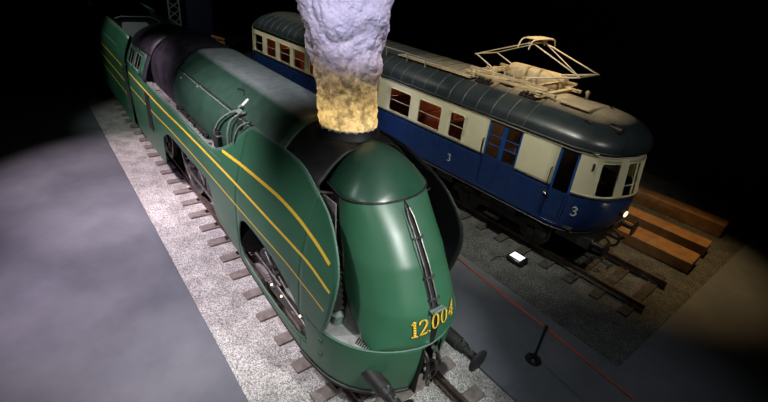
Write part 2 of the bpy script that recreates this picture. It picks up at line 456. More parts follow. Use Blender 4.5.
# ---- bulbous nose
NZs = [1.25, 1.65, 2.0, 2.23, 2.38, 2.84, 3.26, 3.62, 3.8]
NF = [-.385, -.385, -.40, -.45, -.53, -.81, -1.14, -1.455, -1.60]
NA = [.50, .50, .92, 1.0, 1.0, .84, .72, .50, .48]
NW = [.88, .88, .885, .88, .875, .845, .80, .755, .74]
NE = [3.0, 3.0, 2.6, 2.5, 2.4, 2.2, 2.15, 2.15, 2.15]
def nose_x(y, z):
    f = interp(z, NZs, NF); a = interp(z, NZs, NA); w = interp(z, NZs, NW)
    q = clamp(1-(abs(y)/w)**interp(z, NZs, NE)); x = f - a*(1-q**.5)
    if z < 2.5:   # the casing stands just inside the apron at its foot
        ap_x = interp(abs(y), [0, .2, .40, .62, .82, .99], [-.375, -.40, -.46, -.56, -.69, -.85])
        x = min(x, ap_x - .012 + max(0, z-1.65)*.55)
    return x
b = MB(); rows = []
for k in range(61):
    z = lerp(1.60, 3.63, k/60); w = interp(z, NZs, NW); r = []
    for j in range(73):
        th = lerp(-PI/2, PI/2, j/72); y = w*math.sin(th); r.append((nose_x(y, z), y, z))
    # side cheek runs a little further back
    xr = {0: r[0][0], 1: r[-1][0]}
    r = [(xr[0]-.06, -w*.995, z)] + r + [(xr[1]-.06, w*.995, z)]
    rows.append(r)
b.loft(rows, False)
nose = b.build('nose_casing', [M['green'], M['inner']], loco, ang=60)
orient(nose, lambda c, n: n.dot(Vector((c.x+1.9, c.y, .1))))
solid(nose, .03, -1, 1)
sm = nose.modifiers
# cap above the seam
CX = [-2.40, -2.25, -2.1, -1.95, -1.81, -1.65, -1.52, -1.44]
CH = [4.17, 4.19, 4.18, 4.13, 4.04, 3.88, 3.74, 3.63]
b = MB(); rings = []
def cap_w(x):   # half width of the seam outline at station x
    f, a, w = -1.435, .52, .775
    if x <= f-a: return w - .06*clamp((f-a-x)/.44)**1.5
    q = 1-((f-x)/a); return w*(clamp(1-q*q))**(1/2.15)
NS = 36
for i in range(NS+1):
    x = -2.40 + (2.40-1.437)*math.sin(i/NS*PI/2)
    w = max(.004, cap_w(x)); h = max(.004, interp(x, CX, CH)-3.615)
    r = []
    for j in range(41):
        c_ = -1+2*j/40; c_ = math.copysign(1-(1-abs(c_))**1.25, c_); hh_ = .62*math.cos(c_*PI/2)+.38*(1-abs(c_)**2.2)**.75
        r.append((x, w*c_, 3.615+h*hh_))
    rings.append(r)
b.loft(rings, False)
cap = b.build('nose_cap', [M['cap'], M['inner']], loco, ang=60)
orient(cap, lambda c, n: n.dot(Vector((c.x+2.3, c.y, c.z-3.5))))
solid(cap, .03, -1, 1)
# dark seam with a lip between cap and casing
sp = []
for j in range(61):
    th = lerp(-PI/2, PI/2, j/60); y = .78*math.sin(th); q = clamp(1-(abs(y)/.78)**2.15); sp.append((-1.43-.53*(1-q**.5), y, 3.612))
sp = [(-2.40, -.72, 3.612)]+sp+[(-2.40, .72, 3.612)]
MB().tube(sp, .018, 8).build('seam_strip', M['black'], cap)

# dark slot on the centre line with lamp iron, rods and clamps
b = MB(); A = []; B2 = []
for k in range(50):
    z = lerp(1.66, 3.60, k/49); hw = .085*clamp((3.60-z)/.28)**.6 + .004
    if z < 2.2: hw *= lerp(.55, 1, clamp((z-1.7)/.5))
    A.append((nose_x(-hw, z)+.006, -hw, z)); B2.append((nose_x(hw, z)+.006, hw, z))
b.loft([A, [(p[0]+.004, 0, p[2]) for p in [(nose_x(0, a[2]), 0, a[2]) for a in A]], B2], False)
slot = b.build('centre_slot', M['soot'], nose, fixn=False); solid(slot, .012, 1)
for sy, rr, mm in ((-.045, .016, 'steel'), (.055, .012, 'bright')):
    MB().tube([(nose_x(sy, z)+.035, sy*clamp((3.62-z)/.2, .2, 1), z) for z in [lerp(2.33, 3.52, k/24) for k in range(25)]], rr, 8).build('slot_rod', M[mm], nose)
for z in (3.18, 2.70, 2.42):
    e = MB(); e.box((nose_x(0, z)+.045, .0, z), (.03, .20, .035), ry=-.5); e.cyl((nose_x(0, z)+.07, 0, z), .022, .05, 'X', 10); e.build('rod_clamp', M['steel'], nose)
e = MB(); e.box((nose_x(0, 2.27)+.06, 0, 2.29), (.09, .26, .03), bev=.008); e.tube([(nose_x(0, 2.27)+.1, -.12, 2.31), (nose_x(0, 2.27)+.1, .12, 2.31)], .018, 8)
e.build('lamp_bracket', M['pipegreen'], nose)
# pale filler ridge on the left of the slot
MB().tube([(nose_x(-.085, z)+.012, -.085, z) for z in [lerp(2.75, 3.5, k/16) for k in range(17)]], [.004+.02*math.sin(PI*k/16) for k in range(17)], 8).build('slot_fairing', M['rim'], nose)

# number 12.004, serif numerals painted on the nose
def ring_pts(cx, cz, rx, rz, n=28): return [(cx+rx*math.cos(2*PI*i/n), cz+rz*math.sin(2*PI*i/n)) for i in range(n)]
def numeral_quads(ch):
    """lists of quads in a unit-height box (x to the right, z up)"""
    Q = []
    def bar(x0, z0, x1, z1, w0, w1=None, n=4, hor=False):
        w1 = w0 if w1 is None else w1
        d = Vector((x1-x0, z1-z0)).normalized(); nn = Vector((-d.y, d.x))
        for i in range(n):
            a, c = i/n, (i+1)/n
            P = Vector((lerp(x0, x1, a), lerp(z0, z1, a))); R = Vector((lerp(x0, x1, c), lerp(z0, z1, c)))
            wa, wc = lerp(w0, w1, a)/2, lerp(w0, w1, c)/2
            Q.append([P-nn*wa, R-nn*wc, R+nn*wc, P+nn*wa])
    if ch == '0':
        o = ring_pts(.31, .5, .31, .5); i_ = ring_pts(.31, .5, .155, .42)
        for k in range(28): l = (k+1) % 28; Q.append([Vector(o[k]), Vector(o[l]), Vector(i_[l]), Vector(i_[k])])
    elif ch == '1':
        bar(.25, .04, .25, 1., .17, .17, 6); bar(.04, .04, .46, .04, .08); bar(.06, .80, .25, .95, .07, .12, 3)
    elif ch == '2':
        path = [(.05, .74), (.10, .89), (.22, .97), (.36, .97), (.50, .87), (.54, .72), (.48, .55), (.34, .38), (.18, .20), (.07, .07)]
        wd = [.15, .13, .07, .07, .14, .18, .17, .13, .09, .07]
        C2 = catmull([(x, z, 0) for x, z in path], 4); W = [interp(i/(len(C2)-1)*(len(wd)-1), list(range(len(wd))), wd) for i in range(len(C2))]
        L, R = [], []
        for i, p in enumerate(C2):
            t = (C2[min(i+1, len(C2)-1)]-C2[max(i-1, 0)]).normalized(); nn = Vector((-t.y, t.x))
            L.append(Vector((p.x, p.y))+nn*W[i]/2); R.append(Vector((p.x, p.y))-nn*W[i]/2)
        for i in range(len(L)-1): Q.append([L[i], L[i+1], R[i+1], R[i]])
        bar(.05, .07, .58, .07, .14, .14); bar(.56, .02, .60, .26, .06, .04, 2)
    elif ch == '4':
        bar(.42, .04, .42, 1., .16, .16, 6); bar(.40, .97, .03, .32, .06, .06, 4); bar(.0, .30, .60, .30, .09, .09, 4); bar(.28, .04, .58, .04, .07, .07, 2)
    elif ch == '.':
        bar(.0, .07, .13, .07, .13, .13, 1)
    return Q
def numeral(ch, y0, z0, h, wscale=1., slope=0.):
    b = MB(); sh = MB()
    for q in numeral_quads(ch):
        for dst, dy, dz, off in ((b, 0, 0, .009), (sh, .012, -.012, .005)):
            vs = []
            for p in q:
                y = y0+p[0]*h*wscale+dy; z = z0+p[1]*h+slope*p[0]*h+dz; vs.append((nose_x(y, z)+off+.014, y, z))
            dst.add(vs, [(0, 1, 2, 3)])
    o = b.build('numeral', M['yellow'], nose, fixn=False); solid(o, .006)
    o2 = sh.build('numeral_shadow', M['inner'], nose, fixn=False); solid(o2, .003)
NUM = [('1', -.435, 1.925), ('2', -.31, 1.93), ('.', -.14, 1.94), ('0', -.085, 1.95), ('0', .10, 1.965), ('4', .29, 1.98)]
for ch, y0, z0 in NUM: numeral(ch, y0, z0, .26, .95)

# ---- coupling recess: hook, screw link, hoses
b = MB(); b.box((-.62, .03, 1.1), (.05, .5, 1.0)); b.box((-.5, -.16, 1.1), (.26, .02, 1.0)); b.box((-.5, .22, 1.1), (.26, .02, 1.0)); b.build('coupling_recess', M['inner'], loco)
e = MB(); e.tube([(-.6, .02, 1.18), (-.42, .02, 1.18), (-.28, .02, 1.20), (-.2, .02, 1.27), (-.24, .02, 1.36), (-.31, .02, 1.34)], [.05, .05, .05, .045, .035, .02], 10)
e.cyl((-.38, .02, 1.19), .09, .03, 'X', 16); e.build('draw_hook', M['grime'], loco)
e = MB()
for k in range(5):
    c = Vector((-.30-.02*(k % 2), .01+.02*(k % 2), 1.14-.085*k)); ax = k % 2
    pts = [c+Vector((.0 if ax else .03*math.cos(a), .03*math.cos(a) if ax else 0, .055*math.sin(a))) for a in [2*PI*i/12 for i in range(13)]]
    e.tube(pts, .014, 6)
e.build('coupling_chain', M['steel'], loco)
for y, pts in ((-.1, [(-.5, -.1, 1.5), (-.36, -.1, 1.46), (-.28, -.1, 1.32), (-.28, -.09, 1.1), (-.32, -.08, .95)]), (.13, [(-.5, .13, 1.45), (-.34, .13, 1.42), (-.26, .13, 1.25), (-.28, .11, 1.0), (-.34, .09, .85)])):
    P = catmull(pts, 6); MB().tube(P, [.03 if i % 2 else .026 for i in range(len(P))], 10).build('brake_hose', M['grime'], loco)
for k in range(6):
    pass
e = MB(); e.tube([(-.33, -.02, 1.62), (-.31, .02, 1.56), (-.34, .05, 1.50)], [.03, .045, .02], 10); e.build('hose_coupling', M['bright'], loco)
e = MB()
random.seed(3)
for k in range(7): e.box((-.33-.05*random.random(), -.1+.24*random.random(), 1.0+.5*random.random()), (.05, .04+.05*random.random(), .03+.05*random.random()), rz=random.random(), rx=random.random())
e.build('coupling_fittings', M['steel'], loco)

# ---- buffers
def buffer(y):
    zc = 1.10; r = MB(); r.lathe([(.125, -1.0), (.125, -.42), (.11, -.41), (.105, -.30), (.078, -.295), (.078, -.03), (.11, -.02)], (0, y, zc), 'X', 28)
    o = r.build('buffer', M['black'], loco)
    h = MB(); h.lathe([(.10, -.05), (.20, -.022), (.21, -.012), (.21, .006), (.17, .02), (.10, .03), (.002, .034)], (0, y, zc), 'X', 40); h.build('buffer_head', M['soot'], o)
    for q in (-.36, -.18): MB().cyl((q, y, zc+(.12 if q < -.3 else .09)), .022, .06, 'Z', 10).build('buffer_bolt', M['bright'], o)
buffer(-.81); buffer(.81)

# ---- boiler casing
def boiler_sec(t, x=0):
    """t in 0..1 over half section from running board to crown, near side negative y"""
    P = [(1.06, 2.72), (1.10, 2.95), (1.11, 3.25), (1.06, 3.50), (.96, 3.70), (.88, 3.79), (.72, 3.97), (.56, 4.10), (.42, 4.17), (.22, 4.20), (0, 4.205)]
    return P
SEC = [(-y, z) for y, z in boiler_sec(0)] + [(y, z) for y, z in boiler_sec(0)[::-1][1:]]
b = MB(); secs = catmull([(0, y, z) for y, z in SEC], 4)
xs = [-9.15+.25*i for i in range(26)]; xs = [x for x in xs if x < -3.42]+[-3.42]
b.loft([[(x+ (0 if x < -3.5 else 0)*0, p.y, p.z) for p in secs] for x in xs], False)
boil = b.build('boiler_casing', M['green_boiler'], loco, ang=25); solid(boil, .03, 0)
# joint straps over the casing and the long dark joint with its rail
for x in (-6.9, -4.95):
    MB().loft([[(x+dx, p.y*1.004, p.z+.006) for p in secs] for dx in (-.02, .02)], False).build('casing_joint', M['green_boiler'], boil)
for s in (-1, 1):
    MB().tube([(x, s*.925, 3.755+ (.0)) for x in [-8.95+.3*i for i in range(18)]], .024, 8).build('long_joint', M['black'], boil)
    hr = MB(); hr.tube([(x, s*.965, 3.73) for x in [-8.6+.3*i for i in range(15)]], .012, 6)
    for x in (-8.5, -7.4, -6.3, -5.3, -4.5): hr.tube([(x, s*.93, 3.74), (x, s*.975, 3.73)], .02, 8)
    hr.build('handrail', M['pipegreen'], boil)
# sooty firebox end and smokebox
b = MB(); b.loft([[(x, p.y*k, 2.7+(p.z-2.7)*k) for p in secs] for x, k in ((-11.6, 1.0), (-10.9, 1.005), (-9.6, 1.006), (-9.1, 1.004), (-9.08, .99))], False)
b.build('firebox_casing', M['sootroof'], loco); 
b = MB(); sr = []
for x, k in ((-3.46, .985), (-3.2, .982), (-2.6, .965), (-2.38, .94), (-2.33, .93)):
    sr.append([(x, p.y*k, 2.72+(p.z-2.72)*k) for p in secs])
b.loft(sr, False)
smk = b.build('smokebox', M['soot'], loco); solid(smk, .03, 0)
e = MB(); e.cyl((-2.15, 0, 2.95), .80, .5, 'X', 40); e.lathe([(.80, 0), (.70, .12), (.4, .2), (.01, .22)], (-1.9, 0, 2.95), 'X', 40); e.build('smokebox_door', M['soot'], loco)
# chimney
e = MB(); e.lathe([(.56, 4.06), (.50, 4.18), (.46, 4.26), (.44, 4.28), (.36, 4.28), (.34, 4.1)], (-2.95, 0, 0), 'Z', 40, caps=False)
e.build('chimney', M['soot'], loco)
# frames, steam pipes and struts seen in the slot beside the nose
for s in (-1, 1):
    e = MB(); e.tube(catmull([(-2.6, s*.86, 3.3), (-2.2, s*.95, 3.05), (-1.95, s*.98, 2.6), (-1.9, s*.98, 2.0), (-1.85, s*.98, 1.65)], 6), .055, 10); e.build('steam_pipe', M['grime'], loco)
    for P_ in ([(-1.95, s*.78, 3.20), (-2.02, s*1.17, 3.25)], [(-1.7, s*.86, 2.5), (-1.75, s*1.30, 2.5)], [(-2.2, s*.74, 3.52), (-2.4, s*1.05, 3.55)]):
        MB().tube(P_, .02, 8).build('wing_stay', M['steel'], loco)
    e = MB(); e.poly([(-2.3, s*.84, 3.5), (-1.93, s*.84, 3.5), (-1.80, s*.88, 2.7), (-2.3, s*.88, 2.4)], (0, s*.02, 0)); e.build('cheek_plate', M['walk'], loco)
    e = MB()
    for k in range(7): e.box((-1.62+.02*k, s*1.0, 2.55-.1*k), (.12, .16, .035), ry=.2)
    e.build('lubricator', M['black'], loco)
    e = MB(); e.tube([(-1.52, s*.98, 1.63), (-1.5, s*.98, 1.80), (-1.50, s*.97, 1.86)], [.09, .09, .03], 14); e.tube([(-1.50, s*.98, 1.79), (-1.5, s*.98, 1.81)], .10, 14); e.build('sand_filler', M['pipegreen'], loco)
    e = MB(); e.poly([(-4.6, s*.86, .9), (-1.1, s*.86, 1.0), (-1.1, s*.86, 1.45), (-2.2, s*.86, 1.58), (-4.6, s*.86, 1.58)], (0, s*.03, 0)); e.build('main_frame', M['grime'], loco)
# inner deck between wing and boiler
for s in (-1, 1):
    e = MB(); e.box((-8.6, s*1.17, 2.795), (6.4, .26, .03)); o = e.build('running_board', M['walk'], loco)
    e = MB()
    for j, (yy, zz, rr) in enumerate(((1.19, 2.83, .016), (1.215, 2.84, .012), (1.245, 2.832, .014), (1.27, 2.825, .010))):
        pts = [(-11.3+.25*i, s*(yy-.02+.006*math.sin(i*1.3+j)), zz+.006*math.sin(i*.9+j*2)) for i in range(21)]; e.tube(pts, rr, 6)
    for x in (-11.5, -10.4, -9.4, -8.5, -7.6, -6.9): e.box((x, s*1.22, 2.84), (.05, .14, .05))
    e.build('conduit', M['walk'], o)
    random.seed(11)
    e = MB()
    for k in range(26):
        x = -8.7+.085*k; e.box((x, s*(1.15+.03*random.random()), 2.86+.03*random.random()), (.09+.05*random.random(), .06, .06+.05*random.random()), rz=random.uniform(-.4, .4))
    e.build('valve_fittings', M['grime'], o)
    # pump with curved pipes climbing to the casing
    e = MB(); e.box((-5.85, s*1.14, 3.04), (.24, .17, .32), bev=.02); e.cyl((-5.85, s*1.14, 3.22), .07, .08, 'Z', 16)
    e.build('air_pump', M['black'], o)
    for P in ([(-6.0, 1.17, 2.95), (-5.92, 1.19, 3.25), (-5.7, 1.13, 3.55), (-5.4, 1.0, 3.78), (-5.2, .90, 3.85)], [(-5.2, 1.17, 3.08), (-5.22, 1.18, 3.4), (-5.25, 1.10, 3.65), (-5.17, .96, 3.80), (-5.05, .87, 3.86)], [(-4.98, 1.15, 3.15), (-4.92, 1.16, 3.45), (-4.82, 1.08, 3.70), (-4.60, .98, 3.84)]):
        MB().tube(catmull([(x, s*y, z) for x, y, z in P], 6), .026, 8).build('feed_pipe', M['pipegreen'], o)
    e = MB(); e.lathe([(.095, 0), (.095, .07), (.05, .09), (.002, .09)], (0, 0, 0), 'Y', 20)
    e.v = [(x-4.98, s*(.98+y), z+3.66) for x, y, z in e.v]; e.build('clack_valve', M['black'], o)
    e = MB(); e.box((-5.2, s*.93, 3.84), (.18, .10, .07), rx=s*-.7, bev=.01); e.box((-5.3, s*.87, 3.89), (.09, .09, .06), rx=.5); e.build('clack_bracket', M['pipegreen'], o)
# paper tag on the casing, small lifting hook
e = MB(); e.box((-5.36, -.76, 3.955), (.085, .012, .19), rx=-.85); e.build('paper_tag', M['tag'], loco, label='small white paper tag')
e = MB(); e.tube([(-5.95, -.66, 4.06), (-5.75, -.62, 4.08), (-5.58, -.68, 4.03)], .018, 8); e.build('lifting_eye', M['black'], loco)
MB().tube([(-6.55, -.6, 4.075), (-6.3, -.57, 4.095)], .014, 6).build('lifting_eye', M['black'], loco)
for x, y, z in ((-8.6, -1.03, 3.62), (-7.5, -.98, 3.70)):
    MB().sphere((x, y, z), .03).build('washout_plug', M['pipegreen'], loco)

# ---- cab
cab = MB()
CABS = [(-1.315, 2.84), (-1.22, 3.12), (-1.10, 3.38), (-.97, 3.60), (-.80, 3.77), (-.55, 3.91), (-.28, 4.0), (0, 4.03)]
CABS = CABS+[(-y, z) for y, z in CABS[::-1][1:]]
cs = catmull([(0, y, z) for y, z in CABS], 4)
def cabring(x, k, h): return [(x, p.y*k, 2.84+(p.z-2.84)*h) for p in cs]
roofpart = [p for p in cs if p.z > 3.42]
def cabroof(x, k, h): return [(x, p.y*k, 2.84+(p.z-2.84)*h) for p in roofpart]
cab.loft([cabroof(*q) for q in ((-13.95, 1.0, 1.0), (-13.2, 1.01, 1.05), (-12.4, 1.02, 1.12), (-11.8, 1.02, 1.155), (-11.3, 1.01, 1.165))], False)
o = cab.build('cab_roof', M['sootroof'], loco, ang=50); solid(o, .03, 0)
b = MB()   # sooty hood that joins cab and boiler casing
b.loft([cabring(-11.6, 1.02, 1.15), cabring(-11.3, 1.005, 1.158)], False)
o = b.build('cab_front_band', M['sootroof'], loco); solid(o, .03, 0)
for s in (-1, 1):
    w = MB()
    def q3(x0, x1, za, zb):
        # strip of the inward leaning cab side
        def yy(z): return interp(z, [2.84, 3.12, 3.38, 3.45], [1.315, 1.22, 1.10, 1.05])
        def hh(x): return interp(x, [-13.9, -13.2, -12.4, -11.6], [1.0, 1.03, 1.08, 1.12])
        zs_ = [lerp(za, zb, k/3) for k in range(4)]
        w.loft([[(x, s*yy(z), 2.84+(z-2.84)*hh(x)) for z in zs_] for x in (x0, (x0+x1)/2, x1)], False)
    for r in ((-13.9, -13.65, 2.84, 3.45), (-13.0, -12.8, 2.84, 3.45), (-12.15, -11.5, 2.84, 3.45), (-13.65, -13.0, 2.84, 2.92), (-12.8, -12.15, 2.84, 2.92), (-13.65, -13.0, 3.36, 3.45), (-12.8, -12.15, 3.36, 3.45)): q3(*r)
    o = w.build('cab_side', M['green'], loco); solid(o, .025, 0)
    for xa, xb in ((-13.65, -13.0), (-12.8, -12.15)):
        f = MB(); y0_, y1_, z0_, z1_ = 1.30, 1.135, 2.93, 3.38
        c = [(xa+.02, s*y0_, z0_), (xb-.02, s*y0_, z0_), (xb-.02, s*y1_, z1_), (xa+.02, s*y1_, z1_)]
        f.tube(c+[c[0]], .02, 6); f.tube([((xa+xb)/2, s*y0_, z0_), ((xa+xb)/2, s*y1_, z1_)], .014, 6)
        fo = f.build('window_frame', M['pipegreen'], o)
        MB().add(c, [(0, 1, 2, 3)]).build('window_pane', M['glass'], fo, fixn=False)
    d = MB(); d.box((-11.25, s*(yw(2.2)+.006), 2.0), (.5, .012, 1.1)); d.build('access_door', M['inner'], loco)
    h = MB(); h.tube([(-13.8, s*1.38, 1.2), (-13.8, s*1.41, 1.3), (-13.8, s*1.41, 2.7), (-13.8, s*1.34, 2.8)], .018, 8); h.build('handrail', M['steel'], loco)
w = MB(); w.poly([(-11.5, p.y*.99, 2.84+(p.z-2.84)*1.13) for p in cs]+[(-11.5, 1.28, 1.6), (-11.5, -1.28, 1.6)], (.03, 0, 0)); w.build('cab_front', M['inner'], loco)
w = MB(); w.box((-12.8, 0, 1.55), (2.4, 2.5, .06)); w.build('cab_floor', M['inner'], loco)
# ---- wheels and motion
def wheel(x, r, s, nsp, name='driving_wheel'):
    y = s*.75; e = MB()
    e.lathe([(r-.075, -.06), (r+.028, -.065), (r+.028, -.04), (r, -.03), (r-.008, .065), (r-.07, .065), (r-.085, .03), (r-.085, -.03), (r-.075, -.06)], (x, y, r+.17), 'Y', 48, caps=False)
    if s > 0: pass
    tyre = e.build(name, M['steel'], loco)
    f = MB(); f.lathe([(r-.15, -.045), (r-.075, -.05), (r-.075, .05), (r-.15, .045), (r-.15, -.045)], (x, y, r+.17), 'Y', 48, caps=False)
    f.cyl((x, y, r+.17), r*.19, .16, 'Y', 24)
    for k in range(nsp):
        a = 2*PI*k/nsp+.1; f.tube([(x+math.cos(a)*r*.14, y, r+.17+math.sin(a)*r*.14), (x+math.cos(a)*(r-.1), y, r+.17+math.sin(a)*(r-.1))], [.045*r+.01, .028*r+.012], 8)
    f.build('wheel_centre', M['black'], tyre)
    return tyre
for s in (-1, 1):
    for x in (-7.15, -9.35):
        t = wheel(x, 1.05, s, 18)
        MB().cyl((x+.28, s*.92, 1.0), .075, .22, 'Y', 16).build('crank_pin', M['steel'], t)
    for x in (-4.0, -2.35): wheel(x, .45, s, 10, 'bogie_wheel')
    wheel(-12.0, .62, s, 12, 'trailing_wheel')
    e = MB(); e.box((-7.97, s*1.0, 1.0), (2.25, .05, .13), bev=.015); e.cyl((-6.87, s*1.0, 1.0), .13, .08, 'Y', 20); e.cyl((-9.07, s*1.0, 1.0), .13, .08, 'Y', 20); e.build('coupling_rod', M['steel'], loco)
    e = MB(); e.box((-5.9, s*1.06, 1.22), (2.0, .04, .1), ry=.16, bev=.012); e.build('connecting_rod', M['steel'], loco)
    e = MB(); e.box((-8.2, s*1.02, 1.55), (1.5, .03, .07), ry=-.2); e.box((-7.4, s*1.05, 1.65), (.07, .04, .6), ry=.3); e.box((-6.6, s*1.08, 1.75), (1.0, .04, .05), ry=.1); e.build('valve_gear', M['grime'], loco)
    e = MB(); e.cyl((-4.9, s*.95, 1.35), .33, .7, 'X', 28); e.build('cylinder', M['black'], loco)
    # bogie side frame with leaf springs and axle boxes
    e = MB(); e.poly([(-4.5, s*1.0, .62), (-1.9, s*1.0, .62), (-1.95, s*1.0, .85), (-2.7, s*1.0, .98), (-3.6, s*1.0, .98), (-4.45, s*1.0, .85)], (0, s*.04, 0))
    for x in (-4.0, -2.35): e.box((x, s*1.05, .64), (.26, .1, .3), bev=.02); e.cyl((x, s*1.10, .64), .08, .05, 'Y', 14)
    fr = e.build('bogie_frame', M['grime'], loco)
    for x in (-4.0, -2.35):
        e = MB()
        for k in range(6): e.box((x, s*1.06, .84+.021*k), (.9-.12*k, .08, .022))
        e.build('leaf_spring', M['walk'], fr)
    for k, (x, z, ry_) in enumerate(((-3.9, 1.25, .5), (-3.5, 1.4, -.7), (-3.2, 1.2, .3), (-2.8, 1.3, -.4), (-2.4, 1.2, .8), (-3.7, 1.6, .2), (-3.0, 1.55, -.2), (-2.55, 1.45, .1))):
        e = MB(); e.box((x, s*(1.0+.03*(k % 3)), z), (.55, .04, .07), ry=ry_, bev=.01); e.cyl((x-.2, s*(1.03+.03*(k % 3)), z+.1), .05, .06, 'Y', 12); e.build('brake_linkage', M['grime' if k % 2 else 'steel'], loco)
    e = MB(); e.tube([(-3.3, s*1.12, 1.08), (-2.0, s*1.12, .98)], .03, 8); e.tube([(-4.3, s*1.1, 1.2), (-3.2, s*1.1, 1.15)], .035, 8); e.build('brake_pipe', M['steel'], loco)
for x, z in ((-3.38, 1.10), (-2.98, 1.12), (-2.28, 1.22)):  # small glowing beads make bright warm dots in the bogie opening
    MB().sphere((x, -1.20, z), .022, 10, 6).build('warm_glow_bead', M.setdefault('glowwarm', emis('warm_glow', (1, .75, .4), 3)), loco)
e = MB(); e.box((-7.6, 0, 1.2), (11.5, .9, .6)); e.build('frame_stretcher', M['inner'], loco)

# ================================================================== TENDER
ten = thing('tender', 'green coal tender with yellow stripes coupled behind the engine cab', 'tender', (-18, 0, 0))
T = lambda pts: [(x+18, y, z) for x, y, z in pts]
for s in (-1, 1):
    b = MB(); rows = []
    for k in range(20):
        z = lerp(.62, 3.64, k/19); yy = 1.35 if z < 2.8 else 1.35-.30*((z-2.8)/.84)**1.4
        xf = -14.02
        rows.append([(lerp(-22.5, xf, j/6)+18, s*yy, z) for j in range(7)])
    b.loft(rows, False); o = b.build('tender_side', M['green'], ten); solid(o, .03, 0)
    for z, w in ((2.58, .05), (2.08, .05), (1.62, .03)):
        e = MB(); e.box((-18.4+18, s*1.369, z), (8.1, .006, w)); e.build('painted_stripe', M['yellow'], o)
    e = MB(); e.tube(T([(-14.12, s*1.38, .9), (-14.12, s*1.40, 1.0), (-14.12, s*1.40, 2.7), (-14.12, s*1.36, 2.75)]), .018, 8)
    for z in (1.1, 1.6, 2.1, 2.6): e.box((-14.12+18, s*1.375, z), (.16, .05, .03))
    e.build('handrail', M['steel'], o)
    e = MB(); e.box((-16.6+18, s*1.30, 3.08), (2.6, .012, .03), rx=s*.3); e.build('raised_moulding', M['pipegreen'], o)
    for x in (-16, -17.8, -19.6, -21.2):
        e = MB(); e.lathe([(.45, -.06), (.5, -.06), (.5, .06), (.45, .06)], (x+18, s*.75, .67), 'Y', 32); e.build('tender_wheel', M['black'], ten)
b = MB(); b.box((-18.4+18, 0, 1.5), (8, 2.5, .9)); b.box((-19.9+18, 0, 2.5), (5.0, 2.5, .1)); b.box((-22.4+18, 0, 1.8), (.1, 2.6, 2.2)); b.build('tender_tank', M['inner'], ten)
# rounded hood over the coal space: pale panel with a rim
def rrect(cy, cz, hw, hh, r, x, n=6):
    out = []
    for cx_, cz_, a0 in ((hw-r, hh-r, 0), (-(hw-r), hh-r, 90), (-(hw-r), -(hh-r), 180), (hw-r, -(hh-r), 270)):
        for k in range(n+1):
            a = math.radians(a0+90*k/n); out.append((x, cy+cx_+r*math.cos(a), cz+cz_+r*math.sin(a)))
    return out
b = MB(); b.poly(T(rrect(-.30, 3.27, .46, .31, .12, -17.0)), (.03, 0, 0)); b.build('bunker_panel', M['palegrey'], ten)
b = MB(); b.poly(T([(-17.05, -1.1, 2.9), (-17.05, -1.1, 3.55), (-17.05, -.95, 3.72), (-17.05, -.75, 3.78), (-17.05, .35, 3.78), (-17.05, .6, 3.7), (-17.05, .75, 3.5), (-17.05, .75, 2.9)]), (-.04, 0, 0)); hb = b.build('bunker_bulkhead', M['inner'], ten)
MB().tube(T([(-17.0, -.95, 3.70), (-17.0, -.75, 3.77), (-17.0, .2, 3.78), (-17.0, .45, 3.70), (-17.0, .6, 3.55)]), .022, 8).build('bulkhead_rim', M['pipegreen'], hb)

